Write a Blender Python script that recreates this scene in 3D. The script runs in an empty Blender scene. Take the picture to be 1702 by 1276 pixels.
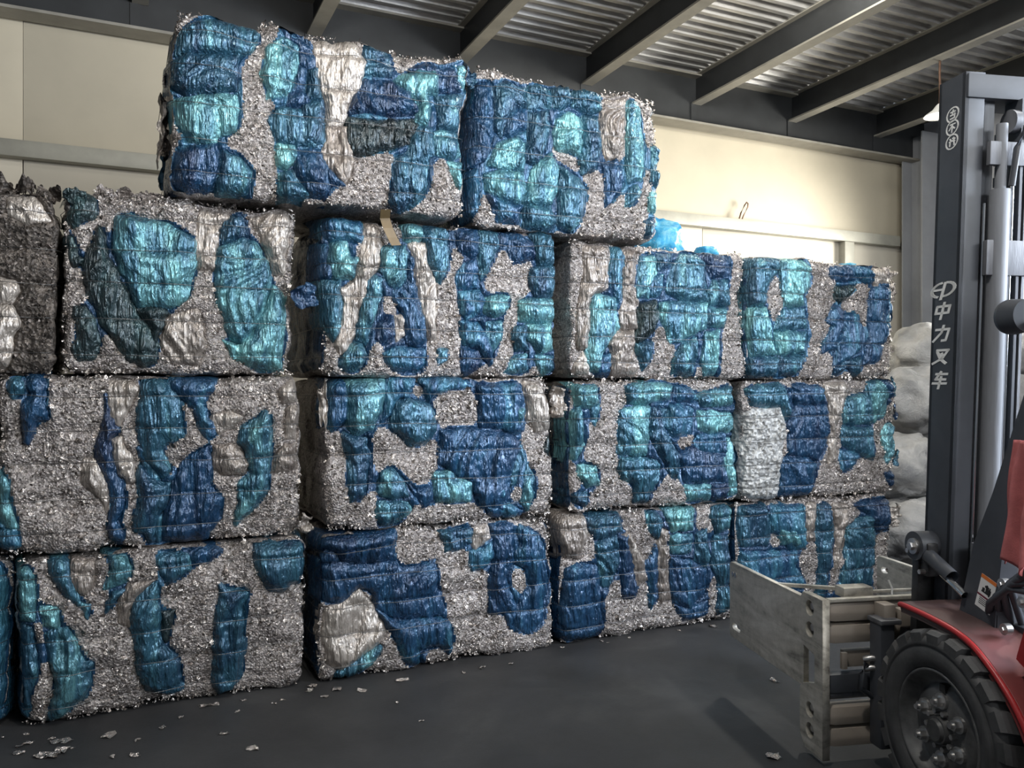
import bpy, bmesh, math, random
import numpy as np
from mathutils import Vector, Matrix, Euler

S = bpy.context.scene
COL = S.collection
R = math.radians
# ------------------------------------------------------------------ camera
cam_d = bpy.data.cameras.new('camera')
cam_d.sensor_width = 36.0
cam_d.lens = 1374.0 / 1702.0 * 36.0
cam_d.clip_start = 0.05
cam = bpy.data.objects.new('camera', cam_d)
COL.objects.link(cam)
cam.location = (0, 0, 1.6)
cam.rotation_euler = (R(90), 0, R(-25.5))
S.camera = cam
# ------------------------------------------------------------------ world, lamps, exposure
S.view_settings.view_transform = 'Standard'
S.view_settings.look = 'None'
S.view_settings.gamma = 1.0
S.view_settings.use_curve_mapping = False
S.view_settings.exposure = 0.45
W = bpy.data.worlds.new('daylight')
S.world = W
W.use_nodes = True
W.node_tree.nodes['Background'].inputs[0].default_value = (0.80, 0.90, 1.0, 1)
W.node_tree.nodes['Background'].inputs[1].default_value = 0.14

def lamp(name, kind, loc, power, color, aim=None, size=None, size_y=None, radius=None, spread=None):
    d = bpy.data.lights.new(name, kind)
    d.energy = power
    d.color = color
    if kind == 'AREA':
        d.shape = 'RECTANGLE'; d.size = size; d.size_y = size_y or size
        if spread: d.spread = R(spread)
    elif radius: d.shadow_soft_size = radius
    o = bpy.data.objects.new(name, d)
    COL.objects.link(o)
    o.location = loc
    if aim is not None:
        o.rotation_euler = (Vector(aim) - Vector(loc)).to_track_quat('-Z', 'Y').to_euler()
    return o

# daylight through the open loading door behind the photographer
lamp('door_daylight', 'AREA', (3.5, -2.6, 4.0), 185, (0.95, 0.98, 1.0), (2.0, 4.4, 2.2), 4.0, 1.2)
# high bay lamps of the hall, out of the frame
lamp('high_bay_light', 'POINT', (0.9, 1.6, 4.4), 155, (1.0, 0.97, 0.92), radius=0.12)
lamp('high_bay_light', 'POINT', (3.9, 1.6, 4.4), 120, (1.0, 0.97, 0.92), radius=0.12)
lamp('high_bay_light', 'POINT', (4.78, 4.5, 4.74), 140, (1.0, 0.97, 0.88), radius=0.12)
# added cool fill light that lifts the forklift mast like a pale veil
lamp('mast_fill_light', 'AREA', (6.2, -0.2, 2.8), 100, (0.78, 0.87, 1.0), (2.9, 2.4, 2.0), 1.4, 2.0, spread=85)
# daylight through the side window at the right end wall
lamp('window_daylight', 'AREA', (9.25, 5.5, 3.1), 80, (1.0, 0.97, 0.88), (4.5, 7.4, 3.1), 1.2, 1.4, spread=85)
# ------------------------------------------------------------------ noise (numpy)
def _h(ix, iy, iz, seed):
    with np.errstate(over='ignore'):
        n = (ix.astype(np.uint32) * np.uint32(374761393) + iy.astype(np.uint32) * np.uint32(668265263)
             + iz.astype(np.uint32) * np.uint32(2147483647 - 1274126177) + np.uint32((seed * 974634777) & 0xffffffff))
        n = (n ^ (n >> np.uint32(13))) * np.uint32(1274126177)
        n = n ^ (n >> np.uint32(16))
        n = n * np.uint32(2246822519)
        n = n ^ (n >> np.uint32(15))
    return n.astype(np.float64) / 4294967295.0 * 2 - 1

def vn(x, y, z, seed=0):
    x, y, z = np.broadcast_arrays(np.asarray(x, float), np.asarray(y, float), np.asarray(z, float))
    xi = np.floor(x); yi = np.floor(y); zi = np.floor(z)
    fx, fy, fz = x - xi, y - yi, z - zi
    s = lambda t: t * t * t * (t * (t * 6 - 15) + 10)
    u, v, w = s(fx), s(fy), s(fz)
    xi = xi.astype(np.int64); yi = yi.astype(np.int64); zi = zi.astype(np.int64)
    c = {}
    for a in (0, 1):
        for b in (0, 1):
            for d in (0, 1):
                c[a, b, d] = _h(xi + a, yi + b, zi + d, seed)
    l = lambda p, q, t: p + (q - p) * t
    x00 = l(c[0, 0, 0], c[1, 0, 0], u); x10 = l(c[0, 1, 0], c[1, 1, 0], u)
    x01 = l(c[0, 0, 1], c[1, 0, 1], u); x11 = l(c[0, 1, 1], c[1, 1, 1], u)
    return l(l(x00, x10, v), l(x01, x11, v), w)

def ridge(x, y, z, seed=0):
    return 1 - 2 * np.abs(vn(x, y, z, seed))

# ------------------------------------------------------------------ mesh helpers
def mesh_np(name, V, F, mat, parent=None, smooth=True, mi=None, mats=None):
    V = np.asarray(V, dtype=np.float32); F = np.asarray(F, dtype=np.int32)
    me = bpy.data.meshes.new(name)
    n, k = F.shape
    me.vertices.add(len(V)); me.vertices.foreach_set('co', V.ravel())
    me.loops.add(n * k); me.loops.foreach_set('vertex_index', F.ravel())
    me.polygons.add(n); me.polygons.foreach_set('loop_start', np.arange(0, n * k, k, dtype=np.int32))
    for m in (mats or [mat]): me.materials.append(m)
    if mi is not None: me.polygons.foreach_set('material_index', np.asarray(mi, dtype=np.int32))
    me.polygons.foreach_set('use_smooth', np.full(n, smooth, dtype=bool))
    me.update(calc_edges=True)
    me.validate()
    o = bpy.data.objects.new(name, me)
    COL.objects.link(o)
    if parent is not None: o.parent = parent
    return o

def obj(name, bm, mat, parent=None, smooth=False, kind=None):
    bmesh.ops.recalc_face_normals(bm, faces=bm.faces)
    me = bpy.data.meshes.new(name)
    bm.to_mesh(me); bm.free()
    me.materials.append(mat)
    if smooth:
        me.polygons.foreach_set('use_smooth', [True] * len(me.polygons))
        try: me.set_sharp_from_angle(angle=R(38))
        except Exception: pass
    o = bpy.data.objects.new(name, me)
    COL.objects.link(o)
    if parent is not None: o.parent = parent
    if kind: o['kind'] = kind
    return o

def thing(name, label, cat, loc=(0, 0, 0), rz=0.0, group=None):
    o = bpy.data.objects.new(name, None)
    COL.objects.link(o)
    o.empty_display_size = 0.1
    o.location = loc; o.rotation_euler = (0, 0, rz)
    o['label'] = label; o['category'] = cat
    if group: o['group'] = group
    return o

def tag(o, label, cat, group=None):
    o['label'] = label; o['category'] = cat
    if group: o['group'] = group
    return o

def box(bm, x0, x1, y0, y1, z0, z1, bev=0.0):
    vs = [bm.verts.new((x, y, z)) for x in (x0, x1) for y in (y0, y1) for z in (z0, z1)]
    fs = []
    for a in ((0, 1, 3, 2), (4, 6, 7, 5), (0, 4, 5, 1), (2, 3, 7, 6), (0, 2, 6, 4), (1, 5, 7, 3)):
        fs.append(bm.faces.new([vs[i] for i in a]))
    if bev:
        es = list({e for f in fs for e in f.edges})
        bmesh.ops.bevel(bm, geom=es, offset=bev, segments=2, profile=0.6, affect='EDGES')

def boxo(name, dims, mat, parent=None, bev=0.0, shear=None):
    bm = bmesh.new()
    box(bm, *dims, bev)
    if shear:
        for v in bm.verts: v.co.y += (shear[0] - v.co.z) * shear[1]
    return obj(name, bm, mat, parent, smooth=bev > 0)

def prism(bm, pts, a0, a1, axis='x'):
    """polygon of (u, v) points swept from a0 to a1 along axis"""
    def mk(a, p):
        return {'x': (a, p[0], p[1]), 'y': (p[0], a, p[1]), 'z': (p[0], p[1], a)}[axis]
    A = [bm.verts.new(mk(a0, p)) for p in pts]; B = [bm.verts.new(mk(a1, p)) for p in pts]
    n = len(pts)
    bm.faces.new(A); bm.faces.new(B[::-1])
    for i in range(n): bm.faces.new((A[i], B[i], B[(i + 1) % n], A[(i + 1) % n]))

def tube_np(pts, r, k=6):
    pts = np.asarray(pts, float); n = len(pts)
    t = np.gradient(pts, axis=0); t /= np.linalg.norm(t, axis=1)[:, None] + 1e-9
    ref = np.tile(np.array([0, 0, 1.0]), (n, 1)); ref[np.abs(t[:, 2]) > 0.9] = (1, 0, 0)
    a = np.cross(t, ref); a /= np.linalg.norm(a, axis=1)[:, None] + 1e-9
    b = np.cross(t, a)
    th = np.arange(k) / k * 2 * math.pi
    V = (pts[:, None, :] + r * (np.cos(th)[None, :, None] * a[:, None, :] + np.sin(th)[None, :, None] * b[:, None, :])).reshape(-1, 3)
    F = []
    for i in range(n - 1):
        for j in range(k):
            F.append((i * k + j, i * k + (j + 1) % k, (i + 1) * k + (j + 1) % k, (i + 1) * k + j))
    return V, np.array(F)

def tube(name, pts, r, mat, parent=None, k=8):
    V, F = tube_np(pts, r, k)
    return mesh_np(name, V, F, mat, parent)

def cyl(bm, c, axis, r, h0, h1, n=24, r2=None):
    """closed cylinder around axis through c from h0 to h1 along the axis"""
    r2 = r if r2 is None else r2
    rings = []
    for h, rr in ((h0, r), (h1, r2)):
        ring = []
        for i in range(n):
            a = 2 * math.pi * i / n
            p = {'x': (h, math.cos(a) * rr, math.sin(a) * rr), 'y': (math.cos(a) * rr, h, math.sin(a) * rr), 'z': (math.cos(a) * rr, math.sin(a) * rr, h)}[axis]
            ring.append(bm.verts.new((c[0] + p[0], c[1] + p[1], c[2] + p[2])))
        rings.append(ring)
    bm.faces.new(rings[0]); bm.faces.new(rings[1][::-1])
    for i in range(n): bm.faces.new((rings[0][i], rings[1][i], rings[1][(i + 1) % n], rings[0][(i + 1) % n]))

def lathe_x(name, prof, mat, parent, c, n=64):
    """prof: list of (x, radius) revolved about the x axis through c"""
    P = np.array(prof, float); m = len(P)
    th = np.arange(n) / n * 2 * math.pi
    V = np.stack([np.repeat(P[:, 0][:, None], n, 1) + c[0], P[:, 1][:, None] * np.cos(th)[None] + c[1], P[:, 1][:, None] * np.sin(th)[None] + c[2]], -1).reshape(-1, 3)
    F = [(i * n + j, i * n + (j + 1) % n, (i + 1) * n + (j + 1) % n, (i + 1) * n + j) for i in range(m - 1) for j in range(n)]
    return mesh_np(name, V, F, mat, parent)

# ------------------------------------------------------------------ materials
def nodes(name):
    m = bpy.data.materials.new(name); m.use_nodes = True
    nt = m.node_tree; p = nt.nodes['Principled BSDF']
    return m, nt, p

def N(nt, t, **kw):
    n = nt.nodes.new(t)
    for k, v in kw.items():
        if k.startswith('i_'): n.inputs[k[2:].replace('_', ' ')].default_value = v
        else: setattr(n, k, v)
    return n

def coords(nt, scale=(1, 1, 1), rand=True, kind='Object'):
    tc = N(nt, 'ShaderNodeTexCoord')
    mp = N(nt, 'ShaderNodeMapping')
    mp.inputs['Scale'].default_value = scale
    nt.links.new(tc.outputs[kind], mp.inputs['Vector'])
    if rand:
        oi = N(nt, 'ShaderNodeObjectInfo')
        mu = N(nt, 'ShaderNodeMath', operation='MULTIPLY'); mu.inputs[1].default_value = 37.0
        nt.links.new(oi.outputs['Random'], mu.inputs[0])
        nt.links.new(mu.outputs[0], mp.inputs['Location'])
    return mp.outputs[0]

def ramp(nt, fac, stops):
    r = N(nt, 'ShaderNodeValToRGB')
    e = r.color_ramp.elements
    while len(e) < len(stops): e.new(0.5)
    for el, (p, c) in zip(e, stops):
        el.position = p; el.color = (*c, 1)
    nt.links.new(fac, r.inputs[0])
    return r.outputs[0]

def noise(nt, vec, scale, detail=3, rough=0.55, dist=0.0):
    n = N(nt, 'ShaderNodeTexNoise')
    n.inputs['Scale'].default_value = scale; n.inputs['Detail'].default_value = detail
    n.inputs['Roughness'].default_value = rough; n.inputs['Distortion'].default_value = dist
    nt.links.new(vec, n.inputs['Vector'])
    return n.outputs['Fac']

def bump(nt, h, strength, dist, prev=None):
    b = N(nt, 'ShaderNodeBump')
    b.inputs['Strength'].default_value = strength; b.inputs['Distance'].default_value = dist
    nt.links.new(h, b.inputs['Height'])
    if prev is not None: nt.links.new(prev, b.inputs['Normal'])
    return b.outputs[0]

def simple(name, col, rough=0.5, metal=0.0, var=0.12, scale=6.0, bmp=0.0, stretch=(1, 1, 1)):
    m, nt, p = nodes(name)
    v = coords(nt, stretch)
    f = noise(nt, v, scale, 5, 0.6)
    lo = tuple(max(0, c * (1 - var * 2)) for c in col); hi = tuple(min(1, c * (1 + var)) for c in col)
    nt.links.new(ramp(nt, f, [(0.3, lo), (0.7, hi)]), p.inputs['Base Color'])
    p.inputs['Roughness'].default_value = rough; p.inputs['Metallic'].default_value = metal
    if bmp: nt.links.new(bump(nt, noise(nt, v, scale * 12, 3), bmp, 0.004), p.inputs['Normal'])
    return m

def film(name, stops, metal, rough, stretch=0.3, bs=0.55):
    m, nt, p = nodes(name)
    v = coords(nt)
    vs = coords(nt, (1, 1, stretch))
    f = noise(nt, vs, 9, 4, 0.6, 0.6)
    oi = N(nt, 'ShaderNodeObjectInfo')
    sh = N(nt, 'ShaderNodeMath', operation='MULTIPLY_ADD'); sh.inputs[1].default_value = 0.34; sh.inputs[2].default_value = -0.17
    nt.links.new(oi.outputs['Random'], sh.inputs[0])
    ad = N(nt, 'ShaderNodeMath', operation='ADD'); nt.links.new(f, ad.inputs[0]); nt.links.new(sh.outputs[0], ad.inputs[1])
    nt.links.new(ramp(nt, ad.outputs[0], stops), p.inputs['Base Color'])
    p.inputs['Metallic'].default_value = metal
    rf = N(nt, 'ShaderNodeMapRange')
    nt.links.new(noise(nt, v, 22, 2), rf.inputs['Value'])
    rf.inputs['From Min'].default_value = 0.3; rf.inputs['From Max'].default_value = 0.7
    rf.inputs['To Min'].default_value = rough * 0.7; rf.inputs['To Max'].default_value = rough * 1.35
    nt.links.new(rf.outputs[0], p.inputs['Roughness'])
    rn = N(nt, 'ShaderNodeTexNoise'); rn.noise_type = 'RIDGED_MULTIFRACTAL'
    rn.inputs['Scale'].default_value = 16; rn.inputs['Detail'].default_value = 3; rn.inputs['Distortion'].default_value = 1.2
    nt.links.new(vs, rn.inputs['Vector'])
    b0 = bump(nt, rn.outputs['Fac'], bs * 0.8, 0.012)
    b1 = bump(nt, noise(nt, vs, 60, 3, 0.6, 1.2), bs, 0.014, b0)
    vo = N(nt, 'ShaderNodeTexVoronoi'); vo.inputs['Scale'].default_value = 70
    nt.links.new(vs, vo.inputs['Vector'])
    b2 = bump(nt, vo.outputs['Distance'], bs * 0.8, 0.010, b1)
    nt.links.new(b2, p.inputs['Normal'])
    nt.links.new(b2, p.inputs['Coat Normal'])
    p.inputs['Coat Weight'].default_value = 0.6; p.inputs['Coat Roughness'].default_value = 0.2
    return m

def foil(name, dark, light, metal, rough, sc=55, island=False):
    m, nt, p = nodes(name)
    v = coords(nt)
    if island:
        g = N(nt, 'ShaderNodeNewGeometry')
        fac = g.outputs['Random Per Island']
    else:
        vo0 = N(nt, 'ShaderNodeTexVoronoi'); vo0.inputs['Scale'].default_value = sc * 0.8
        nt.links.new(v, vo0.inputs['Vector'])
        sp = N(nt, 'ShaderNodeSeparateColor'); nt.links.new(vo0.outputs['Color'], sp.inputs[0])
        mx = N(nt, 'ShaderNodeMath', operation='ADD')
        nt.links.new(sp.outputs[0], mx.inputs[0]); nt.links.new(noise(nt, v, 8, 4, 0.6), mx.inputs[1])
        hf = N(nt, 'ShaderNodeMath', operation='MULTIPLY'); hf.inputs[1].default_value = 0.5
        nt.links.new(mx.outputs[0], hf.inputs[0])
        fac = hf.outputs[0]
    nt.links.new(ramp(nt, fac, [(0.12, dark), (0.5, tuple((a + b) / 2 for a, b in zip(dark, light))), (0.85, light)]), p.inputs['Base Color'])
    p.inputs['Metallic'].default_value = metal; p.inputs['Roughness'].default_value = rough
    vo = N(nt, 'ShaderNodeTexVoronoi'); vo.inputs['Scale'].default_value = sc
    nt.links.new(v, vo.inputs['Vector'])
    b1 = bump(nt, vo.outputs['Distance'], 0.7, 0.012)
    b2 = bump(nt, noise(nt, v, sc * 2.2, 3, 0.6, 1.0), 0.6, 0.008, b1)
    nt.links.new(b2, p.inputs['Normal'])
    return m

M = {}
M['B'] = film('blue_film', [(0.22, (0.016, 0.055, 0.110)), (0.5, (0.040, 0.135, 0.200)), (0.78, (0.20, 0.47, 0.49))], 0.52, 0.27, 0.22, 0.75)
M['D'] = film('deep_blue_film', [(0.22, (0.008, 0.028, 0.075)), (0.55, (0.016, 0.072, 0.155)), (0.8, (0.06, 0.21, 0.30))], 0.4, 0.27, 0.22, 0.75)
M['G'] = film('dark_green_film', [(0.25, (0.011, 0.018, 0.021)), (0.55, (0.022, 0.042, 0.048)), (0.8, (0.06, 0.125, 0.135))], 0.5, 0.30, 0.22, 0.8)
M['C'] = film('clear_film', [(0.22, (0.19, 0.16, 0.14)), (0.5, (0.34, 0.30, 0.265)), (0.78, (0.52, 0.47, 0.42))], 0.5, 0.32, 0.22, 0.7)
M['W'] = foil('white_shreds', (0.2, 0.2, 0.2), (0.66, 0.66, 0.64), 0.4, 0.4, 40)
M['S'] = foil('silver_scrap', (0.09, 0.076, 0.070), (0.66, 0.605, 0.575), 0.7, 0.32, 95)
M['K'] = foil('grey_scrap', (0.018, 0.015, 0.013), (0.17, 0.145, 0.125), 0.5, 0.38, 50)
M['F'] = foil('foil_flakes', (0.15, 0.128, 0.115), (0.90, 0.825, 0.765), 0.85, 0.24, 60, True)
M['FK'] = foil('dull_flakes', (0.025, 0.021, 0.018), (0.24, 0.21, 0.19), 0.55, 0.32, 60, True)
M['wire'] = simple('baling_wire', (0.16, 0.16, 0.16), 0.35, 0.9)
BALES = {
'T1L':((-1.850,-0.446,0.000,0.800,4.500),[
('D',[220,808,638,769,669,660,684,480,676,213,684,25,220,115]),  # deep blue film puts the shadow on this bale into its colour
]),
'T1C0':((-0.412,0.902,0.000,0.800,4.440),[
('B',[-661,768,-608,767,-584,703,-571,630,-577,510,-648,497,-661,578,-661,666]),
('B',[-658,493,-600,477,-584,355,-588,248,-612,154,-627,41,-661,38,-669,225,-665,401]),
('B',[-532,796,-467,797,-435,733,-415,649,-394,561,-358,543,-350,482,-370,517,-431,578,-479,638,-510,704]),
('C',[-435,787,-342,779,-325,668,-366,608,-398,602,-423,677]),
('B',[-288,802,-200,793,-165,726,-183,663,-226,630,-280,626,-259,716]),
('B',[-251,604,-192,608,-226,565,-267,514,-280,497,-267,560]),
('C',[-183,635,-63,641,-141,565,-162,474,-175,410,-217,452,-226,528]),
('B',[-59,631,-48,573,-46,469,-42,317,2,273,37,192,55,66,-20,59,-111,101,-145,210,-162,334,-167,474,-141,555,-98,607]),
('B',[-55,744,-29,780,86,765,95,683,51,639,-11,612,-46,658]),
('D',[86,779,195,789,241,756,186,713,113,690]),
('G',[-29,477,24,480,-2,388,-11,323,-37,355]),
('B',[227,592,250,561,353,535,335,463,339,384,349,245,335,109,297,27,237,2,209,89,204,236,214,399,223,496]),
('B',[391,793,636,773,641,651,616,552,556,558,527,516,449,535,411,613,396,694]),
('B',[-561,571,-486,540,-471,484,-479,457,-542,465]),
('B',[-542,447,-439,452,-415,368,-382,290,-350,277,-358,177,-390,109,-447,64,-502,20,-549,10,-510,129,-518,220,-538,313]),
]),
'T1C1':((0.959,2.390,0.000,0.800,4.440),[
('D',[-712,805,-297,782,-316,630,-464,617,-598,647,-642,712,-716,718]),
('D',[-716,640,-598,638,-445,615,-288,600,-260,561,-165,561,-38,595,-38,456,11,321,-9,286,-126,282,-297,302,-400,369,-409,450,-500,496,-554,439,-625,421,-716,440,-716,527]),
('D',[-390,350,-297,284,-9,267,61,184,61,53,-18,111,-126,98,-126,-22,-212,37,-260,134,-297,194,-335,253]),
('B',[11,758,183,755,193,678,111,647,21,646]),
('C',[203,753,286,766,296,689,213,620,183,660]),
('D',[172,623,255,635,307,669,317,572,244,512,183,518]),
('D',[307,764,445,764,445,522,402,430,434,330,455,269,423,147,391,248,296,249,296,440,317,630]),
('D',[498,750,608,703,663,600,685,400,641,267,630,170,553,101,434,136,455,269,477,315,553,385,531,485,455,540,498,643]),
('B',[-607,41,-482,102,-372,159,-353,147,-409,65,-473,30,-509,-36,-598,-22]),
('C',[-554,439,-491,486,-409,370,-344,236,-381,169,-473,110,-580,46,-660,102,-686,280,-686,384]),
]),
'T1C2':((2.419,3.786,0.000,0.800,4.440),[
('C',[-675,814,-491,815,-483,660,-540,525,-667,536,-675,662]),
('B',[-475,786,-343,806,-226,784,-226,669,-426,627,-475,716]),
('D',[-636,464,-524,495,-426,472,-393,356,-377,70,-426,-22,-667,24,-675,164,-651,355]),
('B',[-426,613,-260,643,-251,484,-310,319,-377,326,-410,471]),
('D',[-243,627,-192,637,-123,429,-89,237,-209,236,-226,439]),
('C',[-226,640,-158,649,-54,481,-19,332,-106,297,-140,445]),
('B',[-19,784,52,809,105,688,52,603,-19,653]),
('C',[70,675,141,641,141,448,177,178,87,173,70,411]),
('D',[-36,421,52,545,70,205,16,138,-1,257]),
('B',[123,819,342,806,342,640,159,639]),
('B',[159,610,342,610,324,477,159,491]),
('D',[159,461,324,447,455,374,436,209,305,104,195,161]),
('B',[380,607,455,632,493,431,455,374,361,428]),
('B',[512,810,686,815,666,616,550,594,493,720]),
('B',[531,580,666,570,676,276,676,91,531,47,550,258,493,370]),
('D',[195,146,342,129,455,162,436,58,269,33]),
]),
'T1C3':((3.807,5.297,0.000,0.780,4.440),[
('B',[-704,765,-483,767,-442,653,-463,465,-704,486,-724,642]),
('D',[-421,747,-126,728,-105,500,-126,421,-254,432,-442,606]),
('B',[-359,584,-233,591,-126,502,-169,441,-338,471]),
('D',[-704,455,-191,410,-212,299,-105,143,-296,148,-704,191]),
('B',[4,720,115,729,160,528,93,270,71,26,4,66,-18,444]),
('C',[160,743,319,717,284,536,228,341,160,181,137,316,182,560]),
('C',[-83,742,-7,737,-18,460,-105,484]),
('B',[296,518,388,595,529,619,576,480,552,278,529,76,205,111,250,305]),
('D',[365,714,745,742,745,501,600,495,481,639]),
('D',[182,146,529,59,529,-59,115,-12]),
('D',[-704,160,-148,99,-83,-216,-704,-134]),
('D',[71,-23,529,-76,529,-297,-39,-222]),
]),
'T2L':((-1.950,-0.526,0.800,1.645,4.480),[
]),
'T2C0':((-0.507,0.877,0.800,1.645,4.440),[
('D',[-692,875,-574,903,-513,868,-489,823,-481,716,-470,635,-528,618,-559,521,-586,522,-586,628,-574,690,-544,752,-567,823,-628,849,-692,840]),
('B',[-643,810,-597,823,-574,779,-582,743,-620,722,-647,761]),
('B',[-692,420,-639,348,-635,277,-601,142,-635,136,-692,193]),
('D',[-692,132,-613,126,-609,46,-692,35]),
('C',[-215,824,-132,843,-98,787,-115,703,-157,601,-199,639,-215,732]),
('D',[-232,750,-211,658,-165,574,-207,519,-199,399,-170,324,-161,212,-182,130,-144,81,-153,26,-199,48,-228,106,-211,215,-240,346,-273,421,-289,485,-248,567,-224,640]),
('C',[-199,528,-157,546,-123,452,-123,312,-157,314,-186,399]),
('C',[-330,441,-273,439,-232,327,-232,180,-265,255,-338,332]),
('B',[-81,852,5,848,58,815,84,749,111,634,120,538,58,511,14,475,40,370,-3,334,-38,392,-76,497,-76,684]),
('D',[-81,488,-29,495,-12,353,-38,279,-64,318]),
('D',[-46,881,102,906,219,883,283,825,237,758,201,700,265,554,228,516,192,575,156,691,76,777,23,834]),
('B',[-115,321,-89,394,-46,336,5,315,40,313,23,181,-3,145,5,13,-38,7,-55,64,-106,87,-115,172,-98,227]),
('D',[228,497,237,380,223,294,283,223,288,116,237,51,228,-6,32,10,23,162,49,303,84,387,147,442]),
('B',[490,662,514,607,509,508,528,427,519,328,524,258,471,172,395,118,357,72,376,217,376,296,433,332,404,452,362,512,385,590,452,628]),
('C',[237,651,329,659,376,629,274,553,228,603]),
('C',[246,496,329,493,414,392,395,334,283,339,237,400]),
('C',[587,746,676,836,676,705,587,696]),
('C',[607,666,676,675,671,503,597,505]),
('C',[597,485,671,483,666,342,538,337,548,427]),
]),
'T2C1':((1.004,2.390,0.800,1.640,4.440),[
('D',[-678,818,-576,849,-558,721,-567,606,-647,546,-678,573,-665,678]),
('B',[-572,845,-504,845,-440,837,-339,828,-357,720,-385,630,-422,550,-522,517,-558,571,-567,704]),
('D',[-329,846,-244,865,-168,847,-206,783,-225,728,-282,719,-339,593,-376,558,-357,702]),
('B',[-282,701,-225,710,-100,681,-61,588,-70,532,-110,460,-187,444,-282,510,-329,557,-311,629]),
('D',[-148,847,-41,875,69,867,150,829,170,782,9,773,-61,736,-100,709,-119,792]),
('D',[201,801,476,811,498,713,487,519,411,501,358,541,212,544,201,668]),
('B',[358,685,422,675,498,665,498,596,444,520,390,589]),
('D',[-21,531,160,536,401,502,465,451,444,365,390,232,379,155,337,61,212,79,170,205,69,285,-31,346,-31,438]),
('B',[-61,291,49,305,160,243,160,120,89,124,-41,132]),
('D',[222,240,379,232,358,108,232,106]),
('B',[465,442,487,363,433,210,395,193,411,327]),
('B',[-585,536,-459,506,-440,398,-468,257,-486,177,-558,155,-567,279,-558,403]),
('B',[-394,307,-320,339,-244,263,-225,171,-311,158,-413,191]),
('B',[-404,154,-225,144,-206,97,-301,3,-376,0,-413,74]),
('D',[-244,263,-168,204,-61,208,-61,134,-129,110,-187,178]),
('D',[222,107,379,88,465,43,465,-64,316,-14,253,48]),
('B',[508,313,552,243,541,126,498,41,465,102]),
('C',[508,830,596,811,685,712,697,533,574,517,519,586]),
('G',[674,484,708,414,685,355,641,397]),
]),
'T2C2':((2.503,3.828,0.800,1.635,4.440),[
('B',[-621,807,-464,793,-448,683,-496,656,-606,671]),
('B',[-645,631,-574,657,-543,521,-543,425,-590,332,-645,334,-652,496]),
('B',[-496,656,-440,669,-456,532,-480,547]),
('B',[-590,305,-448,285,-432,161,-527,152,-590,223]),
('B',[-645,118,-527,138,-543,30,-645,64]),
('B',[-253,793,-102,814,105,793,70,692,-136,666,-219,681]),
('B',[-286,626,-153,652,-68,651,-68,495,-119,342,-302,362,-302,501]),
('B',[-51,651,52,635,52,507,122,390,158,331,158,173,87,190,-17,338,-68,453]),
('B',[-277,333,-119,327,-17,309,1,166,-85,29,-169,34,-186,148,-269,208]),
('D',[70,664,193,662,300,632,282,472,122,448,52,507]),
('D',[122,793,300,749,355,690,193,677,105,707]),
('B',[355,719,634,792,672,687,634,643,373,646]),
('B',[337,617,465,615,653,598,663,477,465,468,337,500]),
('D',[318,457,577,465,577,331,318,340]),
('D',[140,332,300,384,558,316,540,139,193,156,193,243]),
('B',[193,135,410,131,410,13,229,10]),
('D',[428,130,558,123,558,19,428,12]),
('B',[596,434,663,432,653,43,577,33,558,287]),
]),
'T2C3':((3.859,5.362,0.780,1.635,4.440),[
('B',[-715,797,-559,827,-399,828,-338,735,-318,595,-359,549,-399,650,-677,676]),
('D',[-297,812,-4,796,-4,685,-89,670,-277,672]),
('W',[-744,617,-657,653,-419,650,-359,549,-369,286,-419,-5,-618,8,-744,60,-750,301]),
('D',[-338,533,-256,656,18,669,39,461,-68,274,-173,310,-318,315]),
('D',[-359,301,-173,294,-89,259,-131,25,-379,24]),
('B',[258,715,439,730,531,647,507,515,214,521,214,618]),
('B',[192,506,507,499,507,252,348,291,258,326,170,378]),
('D',[148,346,258,326,371,306,258,197,148,170,137,266]),
('B',[462,828,600,845,671,745,647,579,554,531,462,713]),
('D',[600,845,730,845,753,778,718,695,647,728]),
('B',[659,512,742,510,746,276,647,213,624,380]),
('D',[624,148,765,158,777,90,694,28]),
('C',[18,828,258,828,236,715,126,523,104,268,18,223,18,430,39,684]),
]),
'T3L':((-1.800,-0.254,1.645,2.500,4.460),[
('C',[588,819,684,863,722,771,752,731,647,696,580,750]),
('C',[493,455,580,426,602,385,580,341,493,320]),
('C',[493,312,580,315,602,256,588,171,602,86,580,26,493,25]),
]),
'T3C0':((-0.255,0.845,1.645,2.520,4.440),[
('G',[-561,905,-523,905,-453,877,-414,837,-407,759,-461,719,-500,690,-531,730,-500,794,-531,861]),
('G',[-531,661,-500,646,-484,560,-453,536,-500,507,-523,575]),
('G',[-391,707,-363,674,-359,568,-327,526,-295,448,-247,379,-198,300,-140,220,-115,148,-140,57,-198,34,-263,74,-311,162,-359,214,-399,301,-430,353,-453,439,-461,518,-430,599,-407,671]),
('G',[-198,327,-81,331,-48,305,-98,212,-123,148,-148,238]),
('B',[-319,757,-247,782,-165,753,-81,751,3,712,64,661,59,540,47,466,38,391,-39,324,-115,321,-198,327,-255,414,-295,501,-319,589,-327,677]),
('G',[-484,315,-446,326,-407,266,-383,161,-407,81,-469,67,-496,114,-477,176]),
('C',[81,848,223,861,178,754,160,621,143,527,73,532,64,679]),
('C',[304,840,490,866,508,742,490,528,442,525,405,638,359,721,331,785]),
('C',[-48,296,73,337,116,246,107,153,55,50,-65,58,-107,148]),
('B',[223,832,277,837,295,773,304,726,178,669,187,754]),
('B',[178,669,295,716,359,692,396,589,424,486,414,399,396,312,350,205,295,157,250,184,214,287,169,360,147,471,151,583]),
('B',[433,467,508,413,518,258,504,25,396,6,313,62,250,80,205,183,286,156,359,215,405,331,424,409]),
]),
'T3C1':((0.966,2.415,1.640,2.510,4.440),[
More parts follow.
